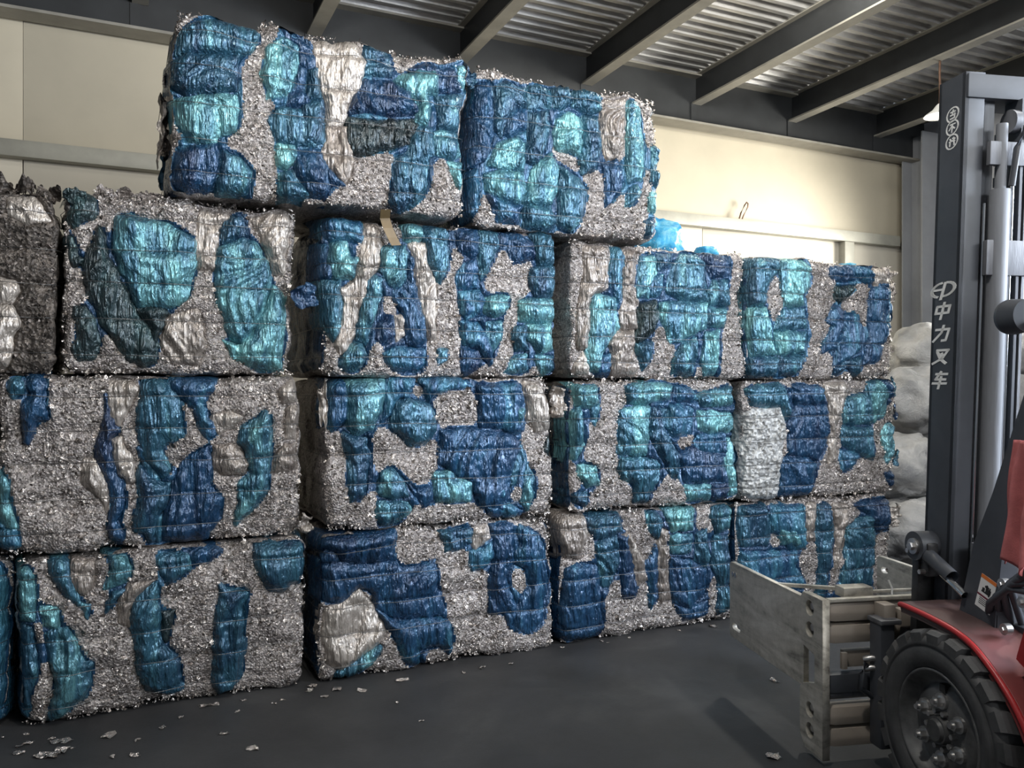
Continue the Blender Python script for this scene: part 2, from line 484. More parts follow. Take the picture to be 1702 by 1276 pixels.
('D',[-715,860,-475,876,-484,764,-506,736,-658,724,-719,790]),
('B',[-658,716,-569,727,-560,652,-515,646,-542,538,-640,528,-667,610]),
('D',[-723,702,-667,706,-658,532,-719,528]),
('C',[-470,863,-378,862,-378,718,-397,591,-461,525,-479,417,-525,344,-542,237,-587,148,-623,121,-649,164,-614,270,-587,395,-605,473,-534,521,-515,620,-479,729]),
('B',[-719,511,-605,517,-614,464,-596,377,-627,252,-658,199,-719,285,-723,441]),
('B',[-461,516,-415,563,-378,547,-374,458,-424,348,-461,239,-488,167,-525,202,-534,291,-488,399]),
('B',[-614,121,-551,175,-497,176,-479,123,-506,43,-596,15,-632,68]),
('B',[-378,718,-228,738,-228,592,-275,498,-350,513,-388,583]),
('D',[-228,692,-190,668,-190,576,-161,431,-132,322,-132,211,-180,173,-247,190,-257,345,-313,424,-313,479,-238,528]),
('D',[-415,294,-322,342,-322,225,-388,178,-434,204]),
('C',[-313,343,-257,354,-252,227,-313,189]),
('B',[-252,855,-199,877,-161,881,-122,847,-142,772,-180,760,-238,756]),
('B',[-113,866,-44,881,30,859,25,719,15,644,-24,530,-54,547,-103,655,-113,765]),
('C',[-219,748,-113,756,-103,646,-54,528,-54,213,-122,211,-132,349,-171,467,-180,577,-190,677]),
('D',[86,845,198,873,208,713,167,691,96,724]),
('D',[116,650,198,693,208,542,218,514,76,507,65,572]),
('B',[213,865,323,864,323,778,270,621,229,562,213,665]),
('D',[386,869,461,856,537,793,559,717,450,680,418,669,376,743]),
('B',[537,862,647,900,715,846,703,696,592,670,559,756]),
('B',[559,648,715,677,737,579,715,489,581,483,548,550]),
('D',[76,497,218,504,249,449,229,362,116,330,81,404]),
('B',[249,458,365,492,418,475,386,377,323,356,239,372]),
('D',[86,320,208,323,260,239,302,154,281,68,208,153,106,189]),
('B',[260,325,376,329,354,222,302,145,260,220]),
('B',[477,459,581,473,715,469,726,350,592,326,494,342]),
('B',[472,293,537,305,526,226,537,158,461,157,450,225]),
('B',[537,315,692,329,709,171,603,150,548,227]),
('B',[461,128,526,139,526,31,450,11,365,30]),
('B',[592,130,703,131,715,32,647,-7,603,51]),
('D',[-388,133,-313,171,-219,164,-142,156,-132,73,-180,18,-313,26,-378,80]),
('D',[96,170,208,162,208,48,116,0,91,85]),
('B',[-54,157,6,158,-4,93,-54,65]),
]),
'T3C2':((2.516,3.881,1.635,2.490,4.440),[
('C',[-580,832,-487,838,-384,846,-394,668,-403,572,-478,536,-524,502,-543,342,-552,184,-616,182,-634,340,-589,531,-570,674]),
('C',[-670,40,-570,160,-524,65,-524,9,-634,9]),
('B',[-506,535,-431,522,-346,510,-337,317,-394,251,-441,154,-460,26,-524,49,-552,184,-543,342]),
('D',[-375,838,-299,844,-289,707,-299,512,-337,446,-384,540,-394,668]),
('C',[-289,845,-202,843,-212,695,-202,549,-202,321,-299,310,-318,382,-289,545,-280,675]),
('C',[-403,226,-337,309,-222,304,-222,190,-183,117,-192,11,-356,2,-356,147]),
('D',[-450,145,-375,155,-365,2,-469,10]),
('B',[-183,787,-64,795,-44,697,-94,554,-104,521,-183,517,-192,680]),
('B',[-54,812,56,820,66,754,-34,698]),
('D',[-84,670,16,676,-4,542,-94,521]),
('G',[-173,485,-44,507,-24,408,-84,291,-183,223,-202,304]),
('B',[-202,223,-74,242,-84,143,-143,44,-173,125]),
('B',[77,754,148,834,294,844,347,771,347,524,159,516,46,561,56,678]),
('B',[-14,492,159,507,358,507,358,337,273,300,159,247,66,228,16,335,-14,409]),
('B',[77,128,159,230,273,283,284,199,252,105,242,4,66,28]),
('D',[305,853,411,878,541,827,552,706,400,680,358,772]),
('B',[411,664,530,670,541,498,368,491,368,576]),
('B',[368,474,519,480,508,350,368,346]),
('B',[358,311,476,323,465,159,443,4,358,4,305,114,326,200]),
]),
'T3C3':((3.902,5.336,1.635,2.490,4.440),[
('B',[-694,811,-546,856,-430,855,-453,737,-523,662,-546,546,-569,500,-694,495,-716,608,-705,714]),
('B',[-694,487,-534,493,-488,388,-476,263,-453,175,-682,153,-716,293,-705,399]),
('B',[-694,145,-441,157,-441,5,-694,-5,-716,65]),
('B',[-406,820,-288,864,-167,845,-118,747,-130,655,-216,578,-191,525,-383,508,-406,623]),
('B',[-383,490,-191,506,-179,361,-430,336,-430,372]),
('B',[-430,327,-179,343,-173,179,-418,166]),
('B',[-418,157,-179,161,-228,60,-288,5,-418,14]),
('D',[106,816,259,844,324,734,119,723]),
('D',[272,845,469,866,510,764,456,694,364,737]),
('G',[131,677,337,697,272,619,170,558,131,622]),
('D',[81,499,131,538,195,503,182,371,93,276,93,220,-19,200,-19,246,68,368,30,423]),
('D',[106,258,208,372,208,466,337,489,377,396,337,225,208,129,93,90]),
('D',[469,666,563,719,658,685,672,521,645,385,536,132,377,112,377,225,443,322,456,513]),
('B',[93,90,195,129,337,168,364,112,324,17,208,91,131,16,87,7]),
('C',[510,840,604,846,658,743,577,710,510,668,496,763]),
('B',[645,520,720,484,706,406,645,385]),
]),
'T4A':((0.233,1.783,2.530,3.420,4.330),[
('B',[-759,767,-688,858,-446,909,-384,835,-417,759,-465,721,-578,702,-759,671]),
('B',[-768,640,-688,683,-578,697,-470,711,-475,531,-559,499,-697,478,-768,515]),
('B',[-755,460,-578,506,-470,512,-470,443,-493,321,-578,290,-587,250,-706,254,-759,344]),
('D',[-755,210,-688,237,-578,251,-568,115,-596,-21,-742,-30,-764,74]),
('B',[-559,224,-465,205,-427,150,-408,132,-436,0,-587,-15,-573,114]),
('B',[-340,763,-252,829,-182,831,-172,751,-192,625,-232,548,-330,503,-350,621]),
('D',[-281,884,-232,934,-197,910,-202,868,-151,878,-80,756,-80,695,-172,721,-182,831,-252,839]),
('B',[-320,404,-252,484,-151,499,-90,435,-70,314,-172,301,-291,307]),
('D',[-222,560,-161,589,-111,556,-121,508,-222,499]),
('B',[-281,288,-192,294,-172,240,-232,172,-271,167]),
('B',[-276,147,-202,165,-151,89,-131,39,-252,-13,-276,45]),
('D',[-182,269,-49,296,-8,176,-49,37,-121,40,-192,156]),
('B',[-153,524,-54,539,-26,332,-87,313,-153,316]),
('B',[-125,704,-71,713,-54,550,-125,534]),
('C',[-87,854,-21,871,13,850,86,902,137,860,189,790,172,696,114,586,69,489,58,432,-21,421,-32,553,-65,692,-87,777]),
('C',[-21,410,114,439,126,328,114,180,69,130,13,147,-54,273,-21,321]),
('D',[-76,281,-49,262,-10,200,58,118,-32,109,-54,18,-87,81]),
('B',[172,906,218,931,301,895,348,782,336,734,172,708,195,791]),
('D',[172,685,336,711,445,670,494,549,301,510,80,502,137,601]),
('G',[80,480,301,487,445,519,494,467,445,391,301,327,137,284,80,412]),
('B',[348,713,494,818,593,822,605,682,543,673,555,593,543,497,457,497,494,607]),
('D',[445,809,543,861,605,824,694,827,745,704,618,696,543,767]),
('B',[713,842,771,873,836,838,823,776,758,706,720,759]),
('B',[593,669,752,693,752,501,605,482]),
('B',[469,487,568,477,574,336,543,286,531,167,445,42,348,-25,324,65,348,298,420,341]),
('B',[593,468,669,484,745,476,752,357,669,324,580,337]),
('B',[656,310,752,321,752,166,707,221]),
]),
'T4B':((1.841,3.142,2.510,3.430,4.400),[
('D',[-658,819,-551,836,-537,739,-524,543,-564,390,-658,330,-658,721]),
('B',[-524,815,-442,878,-317,847,-310,747,-387,711,-456,602,-483,524,-537,591]),
('D',[-442,703,-310,735,-317,620,-415,532,-470,550]),
('B',[-303,874,-218,907,-132,876,-146,758,-289,738]),
('B',[-132,888,-14,926,15,821,-73,756,-132,760]),
('B',[0,896,75,921,212,902,220,798,105,755,0,780]),
('B',[-296,712,-175,735,-153,642,-175,512,-232,403,-303,421,-303,572]),
('B',[-497,497,-387,548,-317,520,-310,369,-442,355,-524,370]),
('B',[-117,699,-14,752,60,723,75,569,45,500,-103,521,-132,620]),
('B',[75,738,189,741,197,584,166,423,75,387,60,541]),
('B',[-537,307,-442,342,-317,343,-296,245,-317,155,-442,168,-524,222]),
('D',[-510,198,-387,148,-303,143,-345,39,-483,40,-497,125]),
('B',[-232,416,-132,479,-88,394,-103,264,-132,172,-289,170,-261,312]),
('B',[-81,421,45,357,105,285,90,88,30,5,-59,37,-73,203]),
('B',[-289,145,-132,159,-73,62,-132,-7,-303,17]),
('D',[-658,294,-591,338,-578,216,-605,91,-658,37]),
('C',[212,850,415,886,399,770,368,646,321,520,243,484,204,559,212,691]),
('B',[415,853,495,864,511,678,495,379,399,355,383,581]),
('D',[212,454,321,493,368,365,321,281,243,180,227,324]),
('B',[576,605,642,626,642,503,576,482]),
('B',[576,469,642,463,642,367,576,374]),
('B',[576,306,642,312,626,188,576,197]),
('B',[544,127,626,147,609,10,552,19]),
('B',[399,315,463,348,495,298,447,212,368,192]),
]),
}
# ------------------------------------------------------------------ bales
def sdf(P, x, z):
    """signed distance (inside > 0) of points to the polygon P (n, 2)"""
    d = np.full(x.shape, 1e9); ins = np.zeros(x.shape, bool)
    n = len(P)
    for i in range(n):
        ax, az = P[i]; bx, bz = P[(i + 1) % n]
        ex, ez = bx - ax, bz - az
        wx, wz = x - ax, z - az
        t = np.clip((wx * ex + wz * ez) / (ex * ex + ez * ez + 1e-12), 0, 1)
        d = np.minimum(d, (wx - t * ex) ** 2 + (wz - t * ez) ** 2)
        c = ((az > z) != (bz > z))
        with np.errstate(divide='ignore', invalid='ignore'):
            xi = (bx - ax) * (z - az) / (bz - az) + ax
        ins ^= c & (x < xi)
    d = np.sqrt(d)
    return np.where(ins, d, -d)

def grid_faces(nu, nv):
    i = np.arange(nu - 1)[:, None] * nv + np.arange(nv - 1)[None]
    return np.stack([i, i + nv, i + nv + 1, i + 1], -1).reshape(-1, 4)

WIREF = (0.115, 0.305, 0.50, 0.69, 0.885)
FILM_NAME = {'B': 'blue_film', 'D': 'blue_film', 'G': 'green_film', 'C': 'clear_film', 'W': 'white_shreds'}

MOSTLY_BLUE = ('T4A', 'T3C1', 'T3C2', 'T2C2', 'T1C2', 'T2C3', 'T3C3', 'T1C3', 'T4B', 'T1C1', 'T2C1')

def make_bale(key, label, group, sides='S', depth=1.15, flakes=8800, dull=False):
    (x0, x1, z0, z1, yf), patches = BALES[key]
    seed = sum(ord(c) * (7 + i * 13) for i, c in enumerate(key)) % 997
    rng = np.random.default_rng(seed)
    w = x1 - x0; h = z1 - z0; d = depth
    root = thing('film_bale', label, 'bale', ((x0 + x1) / 2, yf + d / 2, z0), 0, group)
    wz = [f * h for f in WIREF]
    rr = 0.085
    def cinch(z):
        c = np.zeros_like(z)
        for q in wz: c += np.exp(-((z - q) / 0.011) ** 2)
        return c
    def bulge(z):                      # film swells between the wires
        e = np.concatenate([[0.0], wz, [h]])
        out = np.zeros_like(z)
        for a, b in zip(e[:-1], e[1:]):
            t = np.clip((z - a) / (b - a), 0, 1)
            out = np.maximum(out, np.where((z >= a) & (z <= b), 4 * t * (1 - t), 0))
        return out
    def warp(x, z): return 0.022 * vn(x * 2.2, 0, z * 2.2, seed)
    def profile(x, z):
        dx = np.maximum(0, np.abs(x) - (w / 2 - rr)); dz = np.maximum(0, np.abs(z - h / 2) - (h / 2 - rr))
        dd = np.sqrt(dx * dx + dz * dz)
        return np.where(dd < rr, rr - np.sqrt(np.maximum(rr * rr - dd * dd, 0)), rr + (dd - rr) * 4)
    # body: a rounded box of crumpled scrap, fine on the front
    st = 0.011
    xs = np.linspace(-w / 2, w / 2, int(w / st)); zs = np.linspace(0, h, int(h / st)); ys = np.linspace(-d / 2, d / 2, 38)
    XX, ZZ = np.meshgrid(xs, zs, indexing='ij')
    cover = np.full(XX.shape, -1.0); blue = np.full(XX.shape, -1.0)
    polys = []
    for kind, fl in patches:
        P = np.array(fl, float).reshape(-1, 2) / 1000.0
        polys.append((kind, P))
        s_ = sdf(P, XX, ZZ)
        cover = np.maximum(cover, s_)
        if kind in 'BDG': blue = np.maximum(blue, s_)
    bl = (blue > -0.010).astype(float); acc = np.zeros_like(bl); k = 4 if key in MOSTLY_BLUE else 2
    pad = np.pad(bl, k, mode='edge')
    for a in range(2 * k + 1):
        for b in range(2 * k + 1): acc += pad[a:a + bl.shape[0], b:b + bl.shape[1]]
    acc /= (2 * k + 1) ** 2
    THR = 0.44 if key in MOSTLY_BLUE else 0.5
    def body_disp(x, y, z):
        c = 0.55 * cinch(z)
        g = 0.022 * vn(x * 5, y * 5, z * 4, seed) + 0.014 * ridge(x * 10, y * 10, z * 5, seed + 4) + 0.003 * ridge(x * 24, y * 24, z * 20, seed + 1) + 0.004 * vn(x * 60, y * 60, z * 60, seed + 2)
        return g + 0.008 * bulge(z) - 0.012 * c
    def place(px, py, pz):
        inx = np.clip(px, -w / 2 + rr, w / 2 - rr); iny = np.clip(py, -d / 2 + rr, d / 2 - rr); inz = np.clip(pz, rr, h - rr)
        v = np.stack([px - inx, py - iny, pz - inz], -1)
        v /= np.linalg.norm(v, axis=-1)[..., None] + 1e-9
        q = np.stack([inx, iny, inz], -1) + v * rr
        dsp = body_disp(q[..., 0], q[..., 1], q[..., 2])
        sd_ = np.clip((-v[..., 1] - 0.15) / 0.5, 0, 1)
        dsp = dsp * sd_ + (1 - sd_) * np.where(np.abs(v[..., 2]) > 0.75, np.minimum(dsp * 0.5 - 0.008, 0.006), np.minimum(dsp * 0.6 - 0.020, 0.0))
        q = q + v * dsp[..., None]
        fr = np.clip(1 - (q[..., 1] + d / 2) / 0.25, 0, 1)
        q[..., 1] -= warp(q[..., 0], q[..., 2]) * fr
        q[..., 2] = np.clip(q[..., 2], 0.002, None) if z0 < 0.01 else q[..., 2]
        return q
    def deform(V):
        V = np.array(V, float)
        x, y, z = V[:, 0].copy(), V[:, 1].copy(), V[:, 2].copy()
        t = np.clip(z / h, 0, 1.05)
        V[:, 0] += 0.020 * vn(x * 2.2, 11, z * 3.6, seed + 40) + 0.008 * vn(x * 6, 13, z * 9, seed + 41)
        V[:, 2] += t ** 3 * (0.016 * vn(x * 3.2, y * 2.5, 3, seed + 42) + (0.022 if key.startswith('T4') or key == 'T3C0' else 0.006) * vn(x * 6.5, y * 5, 5, seed + 43))
        return V
    Vs, Fs, Mi = [], [], []; off = 0
    def add(q, nu, nv, mi, flip=False):
        nonlocal off
        f = grid_faces(nu, nv)
        if flip: f = f[:, ::-1]
        Vs.append(q.reshape(-1, 3)); Fs.append(f + off); Mi.append(np.broadcast_to(mi, (len(f),))); off += nu * nv
    qf = place(XX, np.full_like(XX, -d / 2), ZZ)
    recede = np.clip((cover + 0.014) / 0.018, 0, 1) * 0.030
    qf[..., 1] += recede
    add(qf, len(xs), len(zs), (acc[:-1, :-1] > THR).astype(int).ravel())
    front_h = -(qf[..., 1] + d / 2)
    sm = {'S': 0, 'B': 1}[sides]
    A, B_ = np.meshgrid(ys, zs, indexing='ij')
    add(place(np.full_like(A, -w / 2), A, B_), len(ys), len(zs), sm, True)
    add(place(np.full_like(A, w / 2), A, B_), len(ys), len(zs), sm)
    A, B_ = np.meshgrid(xs, ys, indexing='ij')
    add(place(A, B_, np.full_like(A, h)), len(xs), len(ys), 0)
    add(place(A, B_, np.zeros_like(A)), len(xs), len(ys), 0, True)
    A, B_ = np.meshgrid(xs[::3], zs[::3], indexing='ij')
    add(place(A, np.full_like(A, d / 2), B_), len(xs[::3]), len(zs[::3]), 0, True)
    base = M['K'] if dull else M['S']
    mesh_np('scrap_core', deform(np.concatenate(Vs)), np.concatenate(Fs), None, root, True, np.concatenate(Mi), [base, M['D']])
    # film sheets: swollen pillows pressed between the scrap
    for i, (kind, P) in enumerate(polys):
        sp = 0.0085; mg = 0.022
        a0, b0 = P.min(0) - mg; a1, b1 = P.max(0) + mg
        a0 = max(a0, -w / 2 - 0.035); a1 = min(a1, w / 2 + 0.035); b0 = max(b0, 0.003); b1 = min(b1, h + (0.03 if key.startswith('T4') else 0.004))
        gx = np.arange(a0, a1 + sp, sp); gz = np.arange(b0, b1 + sp, sp)
        if len(gx) < 3 or len(gz) < 3: continue
        X, Z = np.meshgrid(gx, gz, indexing='ij')
        s2 = seed * 3 + i
        jx = 0.010 * vn(X * 22, 1, Z * 22, s2) + 0.005 * vn(X * 60, 2, Z * 60, s2); jz = 0.010 * vn(X * 22, 5, Z * 22, s2)
        s_ = sdf(P, X + jx, Z + jz)
        smax = max(s_.max(), 0.01)
        H = {'B': 0.034, 'D': 0.030, 'G': 0.026, 'C': 0.016, 'W': 0.03}[kind] * (0.75 + 0.5 * rng.random()) * min(1.0, 0.45 + smax / 0.12)
        s_ = s_ + (0.006 if kind in 'BDG' else 0.003)
        inside = np.clip(s_, 0, None)
        hh = np.where(s_ > 0, 0.006 + H * (1 - np.exp(-inside / 0.026)), 0.006 + s_ * 2.6)
        a = np.clip(inside / 0.035, 0, 1)
        lean = rng.normal(0, 0.35) + 0.6 * vn(X * 3, 3, Z * 3, s2)
        U = X + lean * Z * 0.5
        f1 = ridge(U * 18, 4, Z * 2.6, s2 + 5); f2 = ridge(U * 44, 7, Z * 6, s2 + 9); lump = vn(X * 8, 6, Z * 8, s2 + 3)
        f3 = vn(X * 70, 1, Z * 45, s2 + 11)
        if kind == 'W':
            hh = hh + a * (0.012 * ridge(X * 40, 0, Z * 40, s2) + 0.01 * lump)
        else:
            hh = hh + a * (0.014 * f1 + 0.008 * f2 + 0.013 * lump + 0.003 * f3)
        hh = hh + a * (0.005 * bulge(Z)) - np.clip(a * 2, 0, 1) * 0.008 * cinch(Z)
        hh = np.where(s_ > 0.012, np.maximum(hh, 0.004), hh)
        Y = -d / 2 + profile(X, Z) - warp(X, Z) - hh
        V = np.stack([X, Y, Z], -1).reshape(-1, 3)
        f = grid_faces(len(gx), len(gz))
        keep = (s_.ravel()[f] > -0.014).any(1)
        f = f[keep]
        if len(f) < 4: continue
        used = np.unique(f); remap = np.full(len(V), -1); remap[used] = np.arange(len(used))
        mesh_np(FILM_NAME[kind], deform(V[used]), remap[f], M[kind], root, kind != 'W')
        ii = np.clip(np.searchsorted(gx, xs), 0, len(gx) - 1); jj = np.clip(np.searchsorted(gz, zs), 0, len(gz) - 1)
        okx = (xs >= gx[0]) & (xs <= gx[-1]); okz = (zs >= gz[0]) & (zs <= gz[-1])
        ph = (-(Y + d / 2))[np.ix_(ii, jj)]
        m_ = okx[:, None] & okz[None, :] & (s_[np.ix_(ii, jj)] > 0)
        front_h = np.where(m_, np.maximum(front_h, ph), front_h)
    # wires around the bale
    for q in wz:
        zz = q + 0.004 * rng.normal()
        j = np.argmin(np.abs(zs - zz))
        row = front_h[:, max(0, j - 1):j + 2].max(1)
        mx = row.copy()
        for s in range(1, 5):
            mx[s:] = np.maximum(mx[s:], row[:-s] - 0.002 * s); mx[:-s] = np.maximum(mx[:-s], row[s:] - 0.002 * s)
        sel = np.arange(2, len(xs) - 2, 3)
        zw = zz + 0.006 * vn(xs[sel] * 3, 0, q * 9, seed + 21)
        pts = [(-w / 2 - 0.004, d / 2 - 0.1, zz), (-w / 2 - 0.006, -d / 2 + 0.08, zz)] + [(xs[n_], -d / 2 - mx[n_] - 0.003, zv) for n_, zv in zip(sel, zw)] + [(w / 2 + 0.006, -d / 2 + 0.08, zz), (w / 2 + 0.004, d / 2 - 0.1, zz)]
        tube('baling_wire', deform(pts), 0.0017, M['wire'], root, 4)
    # shredded foil sticking out of the scrap
    n = int(flakes * w * h)
    fx = rng.uniform(-w / 2 + 0.012, w / 2 - 0.012, n); fz = rng.uniform(0.01, h, n)
    ne = int(n * 0.012)
    fz[:ne] = np.where(rng.random(ne) < 0.6, rng.uniform(0.0, 0.03, ne), rng.uniform(h - 0.02, h + 0.015, ne))
    fz = np.maximum(fz, 0.012)
    i_ = np.clip(((fx + w / 2) / w * (len(xs) - 1)).astype(int), 0, len(xs) - 1); j_ = np.clip((fz / h * (len(zs) - 1)).astype(int), 0, len(zs) - 1)
    cv = cover[i_, j_]
    ok = (acc[i_, j_] < THR) & (cv < rng.uniform(-0.022, -0.002, n))
    fx, fz, i_, j_ = fx[ok], fz[ok], i_[ok], j_[ok]; n = len(fx)
    yy = qf[i_, j_, 1] - rng.uniform(-0.005, 0.007, n)
    L = rng.gamma(2.0, 0.0043, n).clip(0.003, 0.032); Wd = L * rng.uniform(0.25, 0.9, n)
    th = rng.uniform(0, 2 * math.pi, n)
    nrm = np.stack([rng.normal(0, 0.65, n), -np.ones(n), rng.normal(0, 0.65, n)], -1); nrm /= np.linalg.norm(nrm, axis=1)[:, None]
    t0 = np.stack([np.cos(th), np.zeros(n), np.sin(th)], -1); t0 -= nrm * (t0 * nrm).sum(1)[:, None]; t0 /= np.linalg.norm(t0, axis=1)[:, None]
    t1 = np.cross(nrm, t0)
    C = np.stack([fx, yy, fz], -1)
    bend = nrm * (L * rng.uniform(-0.4, 0.5, n))[:, None]
    v = [C - t0 * L[:, None] * 0.5 - t1 * Wd[:, None] * 0.5, C - t0 * L[:, None] * 0.5 + t1 * Wd[:, None] * 0.4, C + bend * 0.6 + t1 * Wd[:, None] * 0.6, C + bend * 0.6 - t1 * Wd[:, None] * 0.5,
         C + t0 * L[:, None] * 0.5 + t1 * Wd[:, None] * 0.3, C + t0 * L[:, None] * 0.5 - t1 * Wd[:, None] * 0.5]
    V = np.stack(v, 1).reshape(-1, 3)
    V[:, 2] = np.maximum(V[:, 2], 0.003) if z0 < 0.01 else V[:, 2]
    o = np.arange(n)[:, None] * 6
    F = np.concatenate([o + np.array([[0, 1, 2, 3]]), o + np.array([[3, 2, 4, 5]])])
    fo = mesh_np('foil_shreds', deform(V), F, M['FK'] if dull else M['F'], root, False)
    fo['kind'] = 'stuff'
    return root

def flap(name, c, size, mat, parent, seed, yaw=0.0, pitch=0.0, roll=0.0, crumple=0.25, n=16):
    """a loose crumpled sheet of film with a torn outline"""
    u = np.linspace(-1, 1, n); U, Vv = np.meshgrid(u, u, indexing='ij')
    r = np.sqrt(U * U + Vv * Vv); th = np.arctan2(Vv, U)
    k = (1 - 0.5 * (r > 0.01) * (0.5 + 0.5 * vn(np.cos(th) * 2.2, np.sin(th) * 2.2, 1, seed)) * np.clip(r, 0, 1))
    X = U * np.sqrt(1 - 0.45 * Vv * Vv) * k * size[0] / 2; Z = Vv * np.sqrt(1 - 0.45 * U * U) * k * size[1] / 2
    Y = crumple * min(size) * (0.6 * vn(U * 1.3, 0, Vv * 1.3, seed) + 0.35 * ridge(U * 2.5, 2, Vv * 2.5, seed) + 0.12 * vn(U * 7, 1, Vv * 7, seed))
    q = np.stack([X, Y, Z], -1).reshape(-1, 3)
    m = np.array(Euler((pitch, roll, yaw)).to_matrix())
    q = q @ m.T + np.array(c)
    V = np.concatenate([q, q + np.array([0, 0.0012, 0.0008])]); f = grid_faces(n, n); nn = n * n
    return mesh_np(name, V, np.concatenate([f, f[:, ::-1] + nn]), mat, parent)

BALE_TEXT = [
    ('T1L', 'shaded blue film bale on the floor, mostly cut off by the left picture edge', 'B', False),
    ('T1C0', 'silver foil bale with narrow blue streaks, standing on the floor at the left', 'S', False),
    ('T1C1', 'dark blue bale with big grey foil lumps, standing on the floor', 'B', False),
    ('T1C2', 'blue and silver striped bale on the floor, left of the clamp plate', 'B', False),
    ('T1C3', 'blue bale on the floor partly hidden behind the clamp arms of the forklift', 'B', False),
    ('T2L', 'silver foil bale carrying the dull grey scrap bale, just outside the left picture edge', 'S', False),
    ('T2C0', 'mostly silver foil bale with dark blue ribbons, second tier at the left edge', 'S', False),
    ('T2C1', 'bale with big dark blue sheets and silver notches, second tier', 'S', False),
    ('T2C2', 'blue bale with a silver hourglass strip at its left, second tier of the third stack', 'B', False),
    ('T2C3', 'bale with a white shredded slab at its left edge, second tier of the rightmost stack', 'S', False),
    ('T3L', 'dull grey crumpled scrap bale at the left edge, level with the third tier', 'S', True),
    ('T3C0', 'bale with a large teal pouch above dark green film, beside the dull grey bale', 'S', False),
    ('T3C1', 'blue bale with a slanting clear strip and a tan strap at its top, third tier', 'B', False),
    ('T3C2', 'teal bale with two clear strips at its left, under the right top bale', 'S', False),
    ('T3C3', 'blue bale with round silver columns at the right end of the third tier', 'B', False),
    ('T4A', 'tallest standing bale, blue with a clear vase shaped strip, left one of the top tier', 'S', False),
    ('T4B', 'teal pillowed bale with silver stripes at its right, right one of the top tier', 'B', False),
]
roots = {}
for key, label, sides, dull in BALE_TEXT:
    roots[key] = make_bale(key, label, 'pressed film bales stacked along the wall', sides, dull=dull)

def on_bale(key, x, z, y=0.0):
    """world point -> the bale's own frame"""
    r = roots[key].location
    return (x - r.x, y - r.y, z - r.z)
# loose ends of film that belong to single bales
flap('blue_flap', on_bale('T3C0', 0.90, 2.06, 4.40), (0.20, 0.16), M['D'], roots['T3C0'], 3, yaw=R(20), pitch=R(10))
flap('blue_flap', on_bale('T4A', 0.225, 2.74, 4.72), (0.12, 0.40), M['B'], roots['T4A'], 8, yaw=R(35), crumple=0.5)
flap('clear_flap', on_bale('T4A', 0.225, 2.88, 4.50), (0.14, 0.46), M['C'], roots['T4A'], 9, yaw=R(40), crumple=0.5)
flap('clear_flap', on_bale('T4A', 0.235, 3.12, 4.46), (0.08, 0.16), M['S'], roots['T4A'], 10, yaw=R(30), crumple=0.6)
flap('blue_flap', on_bale('T2C3', 5.39, 1.58, 4.47), (0.12, 0.18), M['B'], roots['T2C3'], 5, yaw=R(35))
flap('blue_flap', on_bale('T2C3', 5.40, 1.40, 4.47), (0.10, 0.18), M['D'], roots['T2C3'], 15, yaw=R(35))
flap('blue_flap', on_bale('T2C3', 5.41, 1.03, 4.47), (0.14, 0.16), M['B'], roots['T2C3'], 25, yaw=R(30))
flap('clear_flap', on_bale('T3C3', 5.40, 2.38, 4.52), (0.16, 0.22), M['C'], roots['T3C3'], 31, yaw=R(25), crumple=0.5)
flap('clear_flap', on_bale('T3C3', 5.41, 2.26, 4.50), (0.12, 0.16), M['C'], roots['T3C3'], 37, yaw=R(30), crumple=0.5)
flap('clear_flap', on_bale('T1C3', 5.32, 0.60, 4.40), (0.20, 0.22), M['C'], roots['T1C3'], 41, yaw=R(20), crumple=0.5)
flap('blue_flap', on_bale('T4A', 1.80, 3.33, 4.35), (0.16, 0.16), M['B'], roots['T4A'], 51, yaw=R(15), crumple=0.4)
flap('clear_flap', on_bale('T2C1', 2.42, 1.50, 4.42), (0.14, 0.24), M['C'], roots['T2C1'], 61, yaw=R(25), crumple=0.5)
flap('clear_flap', on_bale('T2C0', 0.90, 0.87, 4.40), (0.10, 0.12), M['C'], roots['T2C0'], 71, yaw=R(20), crumple=0.5)
flap('clear_flap', on_bale('T2C1', 0.99, 1.50, 4.42), (0.07, 0.30), M['C'], roots['T2C1'], 81, yaw=R(-20), crumple=0.6)
flap('blue_flap', on_bale('T3C0', -0.18, 2.50, 4.43), (0.15, 0.10), M['G'], roots['T3C0'], 91, pitch=R(-20), crumple=0.4)
for i in range(7):
    flap('clear_flap', on_bale('T3C0', -0.05 + i * 0.09, 2.53 + 0.015 * math.sin(i * 2.1), 4.50 + 0.03 * (i % 2)), (0.15, 0.10), M['S'], roots['T3C0'], 100 + i, pitch=R(-25), crumple=0.5)
    flap('clear_flap', on_bale('T3L', -0.85 + i * 0.09, 2.52 + 0.02 * math.sin(i * 1.7), 4.52), (0.14, 0.12), M['K'], roots['T3L'], 120 + i, pitch=R(-25), crumple=0.6)
